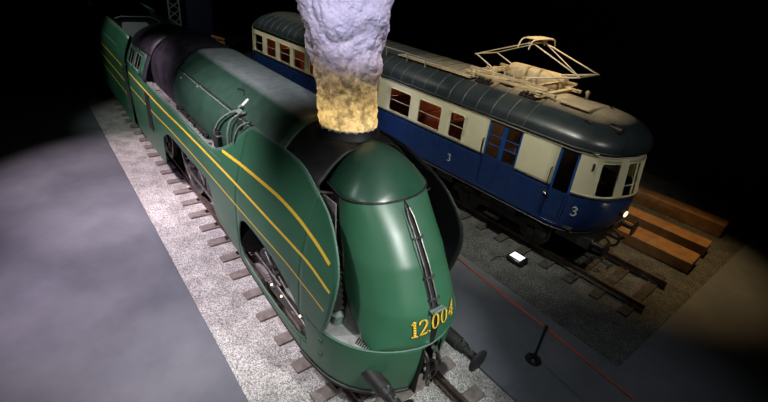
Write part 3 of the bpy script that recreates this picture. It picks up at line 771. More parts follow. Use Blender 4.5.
# ================================================================== STEAM PLUME
def plume():
    PZ = [4.02, 4.06, 4.16, 4.35, 4.6, 4.85, 5.0, 5.3, 5.7, 6.1, 6.8, 7.4]
    PR = [.02, .37, .455, .475, .455, .46, .50, .55, .60, .635, .66, .62]
    NA_, NZ_ = 300, 330; vs = []
    for i in range(NZ_+1):
        z = lerp(4.02, 7.4, i/NZ_); r0 = interp(z, PZ, PR)
        if i == NZ_: r0 = .02
        for k in range(NA_):
            a = 2*PI*k/NA_; d = Vector((math.cos(a), math.sin(a), 0))
            p = Vector((0, 0, z)) + d*r0; q = p*1.0; q.z *= .9
            def bil(sc_, off): return abs(noise.noise(q*sc_+Vector((off, off*2, 0))))*2
            up = clamp((z-4.75)/.5)
            n = lerp(.015, .06, up)*noise.noise(q*2.0+Vector((3, 1, 0))) + lerp(.02, .07, up)*(bil(2.2, 5)-.45) + lerp(.015, .03, up)*(bil(5.5, 1)-.4) + .012*(bil(11, 9)-.4) + .010*(bil(22, 4)-.4) + .007*noise.noise(q*50)
            r = r0+n
            k_ = (z-4.1)*.10; vs.append((d.x*max(.01, r)-k_*.6, d.y*max(.01, r)-k_*.8, z+.02*noise.noise(q*6)))
    fs = [(i*NA_+k, i*NA_+(k+1) % NA_, (i+1)*NA_+(k+1) % NA_, (i+1)*NA_+k) for i in range(NZ_) for k in range(NA_)]
    fs.append(tuple(range(NA_))[::-1]); fs.append(tuple(NZ_*NA_+k for k in range(NA_)))
    m, nt, bb = newmat('white_steam_wadding'); L = nt.links
    out = nt.nodes['Material Output']; nt.nodes.remove(bb)
    df = node(nt, 'ShaderNodeBsdfDiffuse'); tr = node(nt, 'ShaderNodeBsdfTranslucent'); mx = node(nt, 'ShaderNodeMixShader')
    tc = node(nt, 'ShaderNodeTexCoord'); n = node(nt, 'ShaderNodeTexNoise'); n.inputs['Scale'].default_value = 22; n.inputs['Detail'].default_value = 6; L.new(tc.outputs['Object'], n.inputs['Vector'])
    n2 = node(nt, 'ShaderNodeTexNoise'); n2.inputs['Scale'].default_value = 9; n2.inputs['Detail'].default_value = 6; n2.inputs['Roughness'].default_value = .7; L.new(tc.outputs['Object'], n2.inputs['Vector'])
    rp = node(nt, 'ShaderNodeValToRGB'); rp.color_ramp.elements[0].position = .38; rp.color_ramp.elements[0].color = (.25, .23, .21, 1); rp.color_ramp.elements[1].position = .62; rp.color_ramp.elements[1].color = (.92, .92, .92, 1)
    L.new(n2.outputs['Fac'], rp.inputs['Fac']); L.new(rp.outputs['Color'], tr.inputs['Color'])
    bp = node(nt, 'ShaderNodeBump'); bp.inputs['Strength'].default_value = .6; bp.inputs['Distance'].default_value = .03
    L.new(n.outputs['Fac'], bp.inputs['Height']); L.new(bp.outputs[0], df.inputs['Normal']); L.new(bp.outputs[0], tr.inputs['Normal'])
    df.inputs['Color'].default_value = (.82, .82, .84, 1)
    mx.inputs[0].default_value = .45; L.new(df.outputs[0], mx.inputs[1]); L.new(tr.outputs[0], mx.inputs[2]); L.new(mx.outputs[0], out.inputs['Surface'])
    o = MB().add(vs, fs).build('steam_plume', m, fixn=False, ang=180)
    o.location = (-2.95, 0, 0)
    return tag(o, 'billowing lilac white steam plume rising from the engine chimney, glowing yellow at its foot', 'steam')
plume()

# ================================================================== RAILCAR
rc = thing('electric_railcar', 'blue and cream electric railcar with rounded end and raised pantograph', 'railcar', tuple(RO), RCA)
UR = -18.12
near = [(UR+.25, 0.0), (-1.95, 0.0), (-1.72, .03), (-1.45, .10), (-1.20, .225), (-1.0, .41), (-.86, .66), (-.75, .95), (-.67, 1.22), (-.64, 1.45)]
near = catmull([(u, v, 0) for u, v in near[1:]], 6)
path = [Vector((u, 0, 0)) for u in [UR+.25+k*.25 for k in range(int((-1.95-UR-.25)/.25))]] + near
path = path + [Vector((p.x, 2*RH-p.y, 0)) for p in path[::-1][1:]]
arc = [0.]
for i in range(1, len(path)): arc.append(arc[-1]+(path[i]-path[i-1]).length)
LEN = arc[-1]
def at_s(s):
    s = clamp(s, 0, LEN)
    lo, hi = 0, len(arc)-1
    while hi-lo > 1:
        m = (lo+hi)//2
        if arc[m] <= s: lo = m
        else: hi = m
    t = (s-arc[lo])/max(1e-9, arc[hi]-arc[lo]); return path[lo].lerp(path[hi], t)
def s_of_u(u): return u-(UR+.25)         # on the straight near side
def wallpt(s, z, off=0.):
    p = at_s(s); q = at_s(s+.01) - at_s(s-.01); q.normalize(); nn = Vector((q.y, -q.x, 0))
    f = clamp((p.x+1.95)/1.3)
    du = -.16*f*clamp((z-2.28)/1.1) - .30*f*clamp((1.75-z)/.6)**1.5
    p = p + nn*off
    return Vector((p.x+du, p.y, z))
wall_s = sorted(set([round(a, 4) for a in arc]))
def s_at_v(v):
    for i in range(len(path)-1):
        if path[i].y <= v <= path[i+1].y and path[i+1].y > path[i].y and path[i].x > -2.2:
            return lerp(arc[i], arc[i+1], (v-path[i].y)/(path[i+1].y-path[i].y))
SM = LEN/2
# windows as (s0,s1,z0,z1,type)
WZ0, WZ1 = 2.36, 3.09
wins = []
for u0, u1 in ((-17.70, -16.95), (-16.58, -15.75), (-15.38, -14.52), (-14.22, -13.36), (-13.05, -12.2), (-11.9, -11.0), (-10.75, -9.85), (-9.55, -8.75), (-8.15, -7.18), (-6.82, -5.88), (-5.52, -5.0)):
    wins.append((s_of_u(u0), s_of_u(u1), WZ0, WZ1, 'w'))
doors = [(s_of_u(-4.19), s_of_u(-3.15), 1.36, 3.28, 'd'), (s_of_u(-2.12), s_of_u(-1.60), 1.36, 3.28, 'c')]
front = [(s_at_v(.28), s_at_v(.70), 2.33, 3.16, 'f'), (s_at_v(.93), 2*SM-s_at_v(.93), 2.33, 3.16, 'g')]
holes = list(wins)+list(doors)+front
mir = [(LEN-b_, LEN-a_, c_, d_, e_) for a_, b_, c_, d_, e_ in wins+doors+front[:1]]
allh = holes+mir
def rc_wall(z0, z1, m, name, off=0., nz=1, fr=None):
    ss = set(wall_s); zz = set(lerp(z0, z1, k/nz) for k in range(nz+1))
    for h in allh:
        ss.add(h[0]); ss.add(h[1])
        for q in h[2:4]:
            if z0 < q < z1: zz.add(q)
    ss = sorted(ss); zz = sorted(zz)
    ss = [s for i, s in enumerate(ss) if i == 0 or s-ss[i-1] > 1e-5]
    b = MB()
    for i in range(len(ss)-1):
        for k in range(len(zz)-1):
            sm_, zm = (ss[i]+ss[i+1])/2, (zz[k]+zz[k+1])/2
            if any(h[0] < sm_ < h[1] and h[2] < zm < h[3] for h in allh): continue
            b.add([wallpt(ss[i], zz[k], off), wallpt(ss[i+1], zz[k], off), wallpt(ss[i+1], zz[k+1], off), wallpt(ss[i], zz[k+1], off)], [(0, 1, 2, 3)])
    o = b.build(name, m, rc, fixn=False, ang=40)
    import bmesh
    bm = bmesh.new(); bm.from_mesh(o.data); bmesh.ops.remove_doubles(bm, verts=bm.verts, dist=1e-4); bm.to_mesh(o.data); bm.free()
    o.data.set_sharp_from_angle(angle=math.radians(40))
    solid(o, .04, -1)
    return o
lower = rc_wall(1.22, 2.28, M['blue'], 'lower_body', nz=8)
upper = rc_wall(2.28, 3.38, M['cream'], 'upper_body', nz=4)
# rear end wall
b = MB(); b.loft([[Vector((UR, v, z)) for v in (.12, .6, 1.45, 2.3, 2.78)] for z in (1.22, 2.28)], False)
b.loft([[Vector((UR+.25, 0.0, z)), Vector((UR+.08, .03, z)), Vector((UR, .12, z))] for z in (1.22, 2.28)], False); b.loft([[Vector((UR+.25, 2.9, z)), Vector((UR+.08, 2.87, z)), Vector((UR, 2.78, z))] for z in (1.22, 2.28)], False)
b.build('end_wall', M['blue'], rc)
b = MB(); b.loft([[Vector((UR, v, z)) for v in (.12, .6, 1.45, 2.3, 2.78)] for z in (2.28, 3.38)], False)
b.loft([[Vector((UR+.25, 0.0, z)), Vector((UR+.08, .03, z)), Vector((UR, .12, z))] for z in (2.28, 3.38)], False); b.loft([[Vector((UR+.25, 2.9, z)), Vector((UR+.08, 2.87, z)), Vector((UR, 2.78, z))] for z in (2.28, 3.38)], False)
b.build('end_wall', M['cream'], rc)
def along(z, off, r, s0, s1, n, name, m, par):
    pts = [wallpt(lerp(s0, s1, k/n), z, off) for k in range(n+1)]
    return MB().tube(pts, r, 6).build(name, m, par, fixn=False)
along(2.285, .012, .022, 0, doors[0][0], 60, 'waist_moulding', M['black'], lower)
along(2.285, .012, .022, doors[0][1], doors[1][0], 20, 'waist_moulding', M['black'], lower)
along(2.285, .012, .022, doors[1][1], LEN-doors[1][1], 60, 'waist_moulding', M['black'], lower)
along(2.32, .012, .012, doors[1][1], LEN-doors[1][1], 60, 'waist_moulding', M['cream'], upper)
along(3.375, .03, .03, 0, LEN, 260, 'gutter', M['soot'], upper)
along(3.30, .008, .014, 0, LEN, 260, 'cornice', M['cream'], upper)
along(1.24, .01, .02, 0, LEN, 200, 'lower_rail', M['black'], lower)
# lower panels stay in the plain body blue
# window frames and panes
def win(h, par):
    s0, s1, z0, z1, ty = h; n = 8 if ty in 'fg' else 2
    if ty == 'g': n = 20
    f = MB(); r = .018
    rnd = .07
    fm = M['cream'] if ty != 'x' else M['doorblue']
    loop = []
    for a0, cs_, cz in ((180, s0+rnd, z0+rnd), (270, s1-rnd, z0+rnd), (0, s1-rnd, z1-rnd), (90, s0+rnd, z1-rnd)):
        for k in range(5):
            a = math.radians(a0+90*k/4); loop.append((cs_+rnd*math.cos(a), cz+rnd*math.sin(a)))
        if a0 == 270 or a0 == 180 or a0 == 90 or a0 == 0:
            pass
    full = []
    for i, p in enumerate(loop):
        q = loop[(i+1) % len(loop)]; m_ = max(1, int(abs(q[0]-p[0])/.08))
        for k in range(m_): full.append((lerp(p[0], q[0], k/m_), lerp(p[1], q[1], k/m_)))
    # corner fillets in body colour give the rounded panes
    for cs_, cz, sx, sz in ((s0, z0, 1, 1), (s1, z0, -1, 1), (s1, z1, -1, -1), (s0, z1, 1, -1)):
        arcp = [(cs_+sx*rnd*(1-math.cos(a)), cz+sz*rnd*(1-math.sin(a))) for a in [PI/2*k/4 for k in range(5)]]
        P = [wallpt(cs_, cz, -.005)]+[wallpt(a, c, -.005) for a, c in arcp]
        f.add(P, [tuple(range(len(P)))])
    pts = [wallpt(a, c, .004) for a, c in full]
    f.tube(pts+[pts[0]], .013, 6, caps=False)
    if ty == 'w': f.box(tuple((wallpt((s0+s1)/2, 2.72, -.02))), (s1-s0, .01, .01))
    if ty == 'g':
        for q in (.33, .5, .67): f.tube([wallpt(lerp(s0, s1, q), z0, -.01), wallpt(lerp(s0, s1, q), z1, -.01)], .02, 6)
        f.tube([wallpt(lerp(s0, s1, k/12), 2.6, -.01) for k in range(13)], .012, 6)
    o = f.build('window_frame', fm, par)
    g = MB(); g.loft([[wallpt(lerp(s0, s1, k/n), z, -.03) for k in range(n+1)] for z in (z0, z1)], False)
    g.build('window_pane', M['glass'], o, fixn=False)
for h in wins+[(LEN-b_, LEN-a_, c_, d_, e_) for a_, b_, c_, d_, e_ in wins]+front+mir[-1:]: win(h, upper)
# doors: blue leaves with long panes
def door(h, mirror=False):
    s0, s1, z0, z1, ty = h; leaves = 2 if ty == 'd' else 1
    ds = (s1-s0)/leaves
    for i in range(leaves):
        a, c = s0+i*ds, s0+(i+1)*ds; b = MB(); off = -.03; fw = .06
        def pan(sa, sb, za, zb, o_=off, th=.035, mi=0):
            P0 = [wallpt(sa, za, o_), wallpt(sb, za, o_), wallpt(sb, zb, o_), wallpt(sa, zb, o_)]; P1 = [wallpt(sa, za, o_-th), wallpt(sb, za, o_-th), wallpt(sb, zb, o_-th), wallpt(sa, zb, o_-th)]
            b.add(P0+P1, [(0, 1, 2, 3), (7, 6, 5, 4), (0, 4, 5, 1), (1, 5, 6, 2), (2, 6, 7, 3), (3, 7, 4, 0)], mi)
        zl = 2.30 if ty == 'd' else 2.20
        pan(a+.005, a+fw, zl, z1); pan(c-fw, c-.005, zl, z1); pan(a+.005, c-.005, z0, zl, mi=1); pan(a+fw, c-fw, z1-.05, z1)
        pan(a+fw+.03, c-fw-.03, z0+.12, 2.15, off+.008, .012, 1)
        if ty == 'd': pan(a+fw, c-fw, 2.62, 2.64); pan(a+fw, c-fw, 2.88, 2.90)
        o = b.build('door', [M['doorblue'], M['blue']], rc)
        zb = zl
        g = MB(); g.loft([[wallpt(a+fw, z, -.045), wallpt(c-fw, z, -.045)] for z in (zb, z1-.05)], False); g.build('window_pane', M['glass'], o, fixn=False)
    hs = s0-.05
    hm = MB(); hm.tube([wallpt(hs, 2.30, 0), wallpt(hs, 2.32, .06), wallpt(hs, 2.72, .06), wallpt(hs, 2.74, 0)], .014, 8); hm.build('grab_handle', M['black'], rc)
    if ty == 'c':
        lk = MB(); lk.box(tuple(wallpt(s0-.04, 2.05, .02)), (.1, .04, .1)); lk.tube([wallpt(s0-.06, 2.05, .05), wallpt(s0+.04, 2.03, .06)], .012, 6); lk.build('door_latch', M['steel'], rc)
for h in doors: door(h)
for h in mir[-3:-1]: door(h)
# roof: arched loft that follows the plan, domed at the front
def roofline(z): pass
RPROF = [(0, 3.385), (.015, 3.46), (.06, 3.58), (.16, 3.70), (.32, 3.82), (.55, 3.93), (.85, 4.02), (1.15, 4.07), (1.45, 4.085)]
RPS = catmull([(v, 0, z) for v, z in RPROF], 4)
def roof_cols(u, w, h):
    L = [(u, RH-(RH-p.x)*w, 3.385+(p.z-3.385)*h) for p in RPS]
    return L+[(u, 2*RH-q[1], q[2]) for q in L[::-1][1:]]
b = MB(); st = [(UR-.02, .90, .0), (UR+.01, .93, .25), (UR+.06, .955, .45), (UR+.16, .98, .7), (UR+.32, 1.0, .88), (UR+.55, 1.0, .97), (UR+.8, 1., 1.)]
u = UR+1.2
while u < -3.3: st.append((u, 1., 1.)); u += .5
uf = -.74
for k in range(0, 33):
    t = k/32; u = lerp(-3.0, uf, math.sin(t*PI/2)); 
    q = clamp((u+2.1)/(uf+2.1)); w = (1-q**2.3)**(1/2.1) if q < 1 else .0
    hq = clamp((u+2.7)/(uf+2.7)); hh = (1-hq**2.9)**.5 if hq < 1 else 0
    st.append((u, max(w, .01), max(hh, .0)))
rings = [[(a, RH+(c-RH)*1.012, z) for a, c, z in roof_cols(*q)] for q in st]
b.loft(rings, False)
roof = b.build('roof', M['roof'], rc, ang=60)
# seams across the roof
u = UR+.9
while u < -3.0:
    L = roof_cols(u, 1., 1.); L = [(a, RH+(c-RH)*1.018, z+.007) for a, c, z in L][1:-1]
    MB().tube(L[::2]+[L[-1]], .009, 5).build('roof_seam', M['rib'], roof, fixn=False); u += .5
# interior: floor, far panelling, partitions and seats
b = MB(); b.box((-9.6, RH, 1.36), (16.6, 2.7, .06)); b.build('cabin_floor', M['curtain'], rc)
b = MB(); b.box((-9.6, RH, 3.36), (16.6, 2.7, .02)); b.build('cabin_ceiling', M['cream'], rc)
for u in (-16.75, -14.4, -12.1, -9.7, -7.0, -4.8, -2.45): MB().box((u, RH, 2.35), (.05, 2.76, 1.95)).build('partition', M['redwood'] if u < -5 else M['tanpanel'] if u < -3 else M['curtain'], rc)
for u in (-17.3, -16.2, -15.3, -13.9, -13.0, -11.6, -10.7, -9.2, -8.2, -7.5, -6.5, -5.5):
    for v in (.72, 2.18):
        e = MB(); e.box((u, v, 1.75), (.5, 1.0, .12), bev=.03); e.box((u-.22, v, 2.2), (.10, 1.0, .95), ry=-.06, bev=.04); e.box((u, v, 1.55), (.4, .8, .3)); e.build('bench_seat', M['redwood'], rc)
# driver's silhouette equipment in the cab
e = MB(); e.box((-1.45, 1.0, 1.9), (.35, .5, 1.0), bev=.03); e.cyl((-1.45, 1.0, 2.48), .13, .06, 'Z', 20); e.box((-1.3, 1.9, 2.0), (.3, .5, 1.2)); e.build('driver_desk', M['curtain'], rc)
# figures: 3 and grab details on the body
def draw3(s0, z0, h):
    b = MB(); pts = []
    up = [(.12, .80), (.20, .94), (.38, .98), (.52, .88), (.52, .68), (.40, .56), (.26, .53)]; dn = [(.26, .53), (.44, .50), (.57, .36), (.54, .14), (.38, .02), (.20, .04), (.10, .18)]
    for P in (up, dn):
        C2 = catmull([(x, z, 0) for x, z in P], 4); L, R = [], []
        for i, p in enumerate(C2):
            t = (C2[min(i+1, len(C2)-1)]-C2[max(i-1, 0)]).normalized(); nn = Vector((-t.y, t.x, 0))*(.045+.05*math.sin(PI*i/(len(C2)-1)))
            L.append(wallpt(s0+(p+nn).x*h, z0+(p+nn).y*h, .006)); R.append(wallpt(s0+(p-nn).x*h, z0+(p-nn).y*h, .006))
        b.loft([L, R], False)
    o = b.build('number_three', M['greywhite'], lower, fixn=False); solid(o, .004)
draw3(s_of_u(-5.38), 1.62, .22); draw3(s_of_u(-1.45)+.0, 1.72, .24)
# headlights
sh_ = s_at_v(1.22); p = wallpt(sh_, 1.86, .0); q = wallpt(sh_, 1.86, .11); d = (q-p)
o = MB().tube([p-d*.3, p+d*.7, p+d*.9], [.105, .105, .095], 20).build('headlight', M['black'], rc)
MB().tube([p+d*.86, p+d*.97, p+d*1.02], [.085, .08, .03], 18).build('lamp_lens', M.setdefault('lens', emis('warm_lamp_lens', (1, .82, .5), 1.6)), o)
# small marker lamp on cream corner and steps, buffers
e = MB(); e.tube([wallpt(doors[1][1]+.35, 2.95, .02), wallpt(doors[1][1]+.35, 3.12, .02)], .025, 8); e.build('corner_handle', M['grime'], rc)
for v in (.55, 2.35):
    e = MB(); e.lathe([(.11, -.55), (.11, -.3), (.07, -.29), (.07, -.02), (.2, -.01), (.22, 0), (.2, .03), (.01, .04)], (-.52, v, 1.08), 'X', 28); e.build('buffer', M['grime'], rc)
e = MB(); e.box((-1.3, RH, 1.05), (.9, 2.1, .25)); e.tube([(-.85, RH, 1.05), (-.55, RH, 1.05), (-.45, RH, 1.15)], .05, 8)
for v in (1.15, 1.75): e.tube(catmull([(-.85, v, 1.1), (-.65, v, 1.0), (-.6, v, .75), (-.75, v, .6)], 5), .03, 8)
e.build('buffer_beam', M['black'], rc)
# underframe and bogies
e = MB(); e.box((-9.6, RH, 1.1), (16.0, 1.6, .22)); e.box((-8.0, .55, .95), (1.8, .6, .45)); e.box((-10.6, .5, .98), (1.3, .5, .4)); e.box((-5.6, .5, 1.0), (.7, .35, .35)); e.cyl((-6.6, .6, .95), .2, .9, 'X', 20); e.build('underframe', M['black'], rc)
for uc in (-15.0, -3.55):
    bg = MB()
    for v in (.42, 2.48): bg.box((uc, v, .72), (3.3, .07, .22), bev=.02); bg.box((uc, v, .95), (1.2, .1, .2)); 
    bg.box((uc, RH, .75), (.5, 2.0, .25))
    bo = bg.build('bogie', M['black'], rc)
    for du in (-1.15, 1.15):
        for v in (RH-.75, RH+.75):
            w = MB(); w.lathe([(.45, -.07), (.48, -.07), (.455, .07), (.40, .07), (.38, .03), (.1, .04), (.1, .1), (.01, .1)], (uc+du, v, .62), 'Y', 36); w.build('wheel', M['grime'], bo)
        for v in (.40, 2.5):
            w = MB(); w.box((uc+du, v, .62), (.28, .12, .30), bev=.02)
            for k in range(5): w.box((uc+du, v, .86+.022*k), (.95-.14*k, .08, .02))
            w.build('axle_box', M['grime'], bo)
    st_ = MB(); st_.box((uc, .30, .55), (.5, .25, .04)); st_.box((uc-.2, .3, .8), (.03, .03, .5)); st_.box((uc+.2, .3, .8), (.03, .03, .5)); st_.build('footstep', M['grime'], rc)
# rooftop gear
e = MB()
for v in (.78, 2.12): e.box((-4.45, v, 4.13), (2.9, .10, .08), bev=.01)
for u in (-5.6, -4.45, -3.3): e.box((u, RH, 4.12), (.12, 1.5, .07), bev=.01)
base = e.build('pantograph_base', M['dustybrown'], rc)
for u in (-5.5, -3.4):
    for v in (.62, 2.28):
        e = MB(); e.lathe([(.05, 4.02), (.085, 4.05), (.05, 4.08), (.085, 4.11), (.05, 4.14), (.085, 4.17), (.05, 4.2), (.05, 4.24)], (u, v, 0), 'Z', 14)
        e.build('insulator', M['dustybrown'], base)
pan = MB(); pan.box((-4.45, .72, 4.27), (2.5, .07, .06)); pan.box((-4.45, 2.18, 4.27), (2.5, .07, .06)); pan.box((-5.35, RH, 4.27), (.07, 1.5, .06)); pan.box((-3.55, RH, 4.27), (.07, 1.5, .06))
for u in (-5.2, -4.9, -4.6, -4.3, -4.0, -3.7): pan.cyl((u, .80, 4.33), .035, .12, 'Z', 10)
pf = pan.build('pantograph_frame', M['dustybrown'], rc)
AU = -4.25
def arm(name, pts, r): return MB().tube(pts, r, 8).build(name, M['tube'], pf)
KL, KR, KZL, KZR = -5.78, -2.64, 4.60, 4.69
for v in (.95, 1.95):
    arm('lower_arm', [(-4.95, v-.05*(1 if v < 1.4 else -1), 4.3), (KL, v, KZL)], .018)
    arm('lower_arm', [(-4.1, v-.05*(1 if v < 1.4 else -1), 4.32), (KR, v, KZR)], .024)
    vi = 1.15 if v < 1.4 else 1.75
    arm('upper_arm', [(KL, v, KZL), (AU-.06, vi, 5.17)], .013)
    arm('upper_arm', [(KR, v, KZR), (AU+.06, vi, 5.17)], .018)
arm('cross_brace', [(KR, .95, KZR), (AU+.06, 1.75, 5.17)], .014)
arm('knee_bar', [(KL, .9, KZL), (KL, 2.0, KZL)], .018); arm('knee_bar', [(KR, .9, KZR), (KR, 2.0, KZR)], .022)
for du in (-.16, .16):
    pts = catmull([(AU+du, .80, 5.05), (AU+du, .84, 5.18), (AU+du, .98, 5.27), (AU+du, 1.45, 5.29), (AU+du, 1.92, 5.27), (AU+du, 2.06, 5.18), (AU+du, 2.10, 5.05)], 6)
    arm('collector_strip', pts, .02)
MB().box((AU, 1.45, 5.29), (.34, .95, .025), bev=.008).build('collector_pan', M['dustybrown'], pf)
arm('apex_bar', [(AU, 1.0, 5.18), (AU, 1.9, 5.18)], .025); arm('apex_link', [(AU-.16, 1.15, 5.31), (AU, 1.15, 5.18), (AU+.16, 1.15, 5.31)], .014); arm('apex_link', [(AU-.16, 1.75, 5.31), (AU, 1.75, 5.18), (AU+.16, 1.75, 5.31)], .014)
# long rounded roof tank
b = MB(); rings = []
for k in range(25):
    t = k/24; u = lerp(-5.25, -3.45, .5-.5*math.cos(t*PI)); q = abs(2*t-1); r = .25*(1-q**5)**.4+.01
    rings.append([(u, 2.05+r*1.0*math.cos(a), 4.22+r*.95*math.sin(a)) for a in [2*PI*i/20 for i in range(20)]])
b.loft(rings, True, True); b.build('roof_reservoir', M['dustybrown'], rc)
# dusty roof walk under the pantograph, hatch, horn, pipes
b = MB(); b.box((-7.0, .62, 4.02), (3.0, .28, .03), rx=.0); b.build('roof_walkway', M['dustybrown'], rc)
e = MB(); e.tube([(-10.0, .42, 4.05), (-9.95, .42, 4.16), (-6.6, .42, 4.16), (-6.55, .42, 4.05)], .016, 6)
for u in (-9.0, -8.0, -7.2): e.tube([(u, .42, 3.9), (u, .42, 4.16)], .022, 8)
e.build('roof_cable', M['lattice'], rc)
for u in (-5.3, -3.85):
    e = MB(); e.box((u+.2, .64, 4.00), (.50, .20, .03), rx=.22)
    for k in range(4): e.box((u+.12*k, .64, 4.03+.03*(k % 2)), (.05, .15, .06), rx=.22)
    e.build('fuse_box', M['grime'], rc)
e = MB(); e.box((-2.45, 1.1, 4.085), (.8, .85, .07), ry=.03, bev=.02); e.build('roof_hatch', M['dustybrown'], rc)
e = MB(); e.cyl((-2.6, 1.6, 4.16), .04, .16, 'Z', 12); e.sphere((-2.6, 1.6, 4.27), .06); e.build('roof_vent', M['dustybrown'], rc)
e = MB(); e.tube([(-2.0, .42, 3.88), (-1.9, .4, 3.95), (-1.8, .42, 3.87)], .014, 6); e.tube([(-1.45, .75, 3.86), (-1.2, .72, 3.84)], [.09, .10], 14); e.sphere((-1.48, .76, 3.86), .09); e.tube([(-1.6, .7, 3.9), (-1.45, .5, 3.78), (-1.5, .9, 3.78)], .02, 6)
e.tube([(-2.0, 1.7, 4.08), (-1.3, 1.5, 3.86), (-1.05, 1.2, 3.68), (-.98, .8, 3.62)], .016, 6); e.tube([(-1.15, .95, 3.72), (-1.0, .6, 3.58), (-.95, .5, 3.5)], .014, 6)
e.build('roof_horn', M['grime'], rc)

# ================================================================== THINGS ON THE FLOOR
bp_ = thing('barrier_post', 'short black retractable belt barrier post with round base on the blue-grey concrete', 'barrier post', (.1, 2.73, .01))
MB().lathe([(.002, 0), (.16, 0), (.165, .01), (.16, .02), (.05, .035), (.03, .05)], (0, 0, 0), 'Z', 36).build('base', M['postmat'], bp_)
MB().lathe([(.027, .03), (.027, .82)], (0, 0, 0), 'Z', 20).build('pole', M['postmat'], bp_)
MB().lathe([(.034, .80), (.036, .90), (.03, .925), (.002, .93)], (0, 0, 0), 'Z', 20).build('belt_head', M['postmat'], bp_)
p0, p1, p2 = Vector((-4.4, 2.98, .885)), Vector((.1, 2.73, .885)), Vector((4.6, 2.42, .885))
def belt(a, c, lab):
    d = (c-a).normalized(); n = 40; sag = .02; up, dn = [], []
    for k in range(n+1):
        p = a.lerp(c, k/n)+Vector((0, 0, -sag*4*(k/n)*(1-k/n))); tw = Vector((0, .004, .019)); up.append(p+tw); dn.append(p-tw)
    o = MB().loft([up, dn], False).build('barrier_belt', M['belt'], fixn=False); solid(o, .004); tag(o, lab, 'barrier belt'); return o
belt(p0+Vector((.04, 0, 0)), p1-Vector((.04, 0, 0)), 'thin red barrier belt stretching back from the black post beside the engine')
belt(p1+Vector((.04, 0, 0)), p2-Vector((.04, 0, 0)), 'thin red barrier belt running forward from the black post to the picture corner')
for q, lab in ((p0, 'black belt barrier post at the rear end of the belt, hidden beside the engine'), (p2, 'black belt barrier post at the front end of the red belt')):
    c = copy_tree(bp_); c.location = (q.x, q.y, .01); c['label'] = lab

fl = thing('floodlight', 'small black floodlight with a lit white rectangular face lying on dark gravel', 'floodlight', (-2.2, 5.28, -.05), math.radians(3))
e = MB(); e.box((0, 0, .11), (.46, .40, .12), bev=.02)
e.build('housing', M['postmat'], fl)
e = MB(); e.box((0, -.005, .175), (.33, .26, .012)); e.build('lit_face', emis('white_led_face', (.92, .96, 1), 1.0), fl)
e = MB()
for q in (-.12, .12): e.cyl((q, -.15, .05), .02, .1, 'Z', 10)
e.tube([(-.2, .0, .1), (-.3, -.1, .05), (-.42, -.3, .02), (-.4, -.6, .02)], .01, 6); e.build('stand', M['postmat'], fl)

# second low plinth of timber beyond the railcar, washed by orange light
def plank(u0, u1, v0, v1, z0, z1, lab):
    b = MB(); c = RO + RD*((u0+u1)/2)+RN*((v0+v1)/2); b.box((0, 0, (z1-z0)/2), (u1-u0, v1-v0, z1-z0), bev=.02)
    o = b.build('timber_beam', M['orange']); o.location = (c.x, c.y, z0); o.rotation_euler = (0, 0, RCA)
    return tag(o, lab, 'timber beam')
plank(-4.0, .9, 3.55, 4.35, -.05, .30, 'long orange-lit timber beam lying just beyond the railcar front')
plank(-4.0, .9, 4.9, 5.5, -.05, .34, 'orange-lit timber beam lying second beyond the railcar')
plank(-4.0, .9, 6.9, 7.5, -.05, .4, 'farthest orange-lit timber beam behind the railcar')

# far lattice mast, dark panel, lit bars and faint sign
ms = thing('lattice_mast', 'slender grey lattice steel mast standing in the dark behind the cab', 'lattice mast', (-25, 3.2, 0))
e = MB()
for dy in (-.28, .28):
    e.box((0, dy, 3.2), (.06, .06, 6.6))
e.build('uprights', M['lattice'], ms)
e = MB()
for k in range(15):
    z = .1+k*.42; s = 1 if k % 2 else -1
    e.tube([(0, -s*.28, z), (0, s*.28, z+.42)], .022, 5); e.tube([(0, s*.28, z), (0, -s*.28, z+.42)], .022, 5)
e.build('lacing_bars', M['lattice'], ms)
e = MB(); e.box((0, 0, 3), (.2, 1.5, 6), bev=.02); o = e.build('display_panel', M['navy']); o.location = (-25.6, 4.7, -.05); tag(o, 'tall dark navy panel right of the lattice mast', 'panel')
e = MB(); e.box((0, 0, 0), (1.2, .2, .16), bev=.01); e.box((-.2, .25, .16), (1.0, .14, .1)); e.box((0, 0, -1.0), (.12, .12, 2.0)); e.box((-.2, .25, -.95), (.1, .1, 2.1))
o = e.build('timber_buffer_stop', M['orange']); o.location = (-21.6, 4.25, 1.95); o.rotation_euler = (0, 0, .3); tag(o, 'small orange-lit timber bars in the dark beyond the engine cab', 'timber bars')

# ================================================================== CAMERA
cx, cy, H, yaw, pitch, roll, f = 2.4866, -3.8540, 6.5735, .7239, .5043, .1247, 428.16
P = [2.4866353, -3.85402574, 6.57352107]
F = Vector((-.65596381, .57984153, -.4832135)); R = Vector((.61210991, .78323579, .10891808)); U = Vector((-.44162533, .22433345, .86870108))
cam = bpy.data.cameras.new('camera'); co = bpy.data.objects.new('camera', cam); COL.objects.link(co)
m3 = Matrix((R, U, -F)).transposed(); co.matrix_world = Matrix.Translation(P) @ m3.to_4x4()
cam.sensor_width = 36; cam.sensor_fit = 'HORIZONTAL'; cam.lens = f/768*36; cam.clip_start = .05; cam.clip_end = 200
sc.camera = co

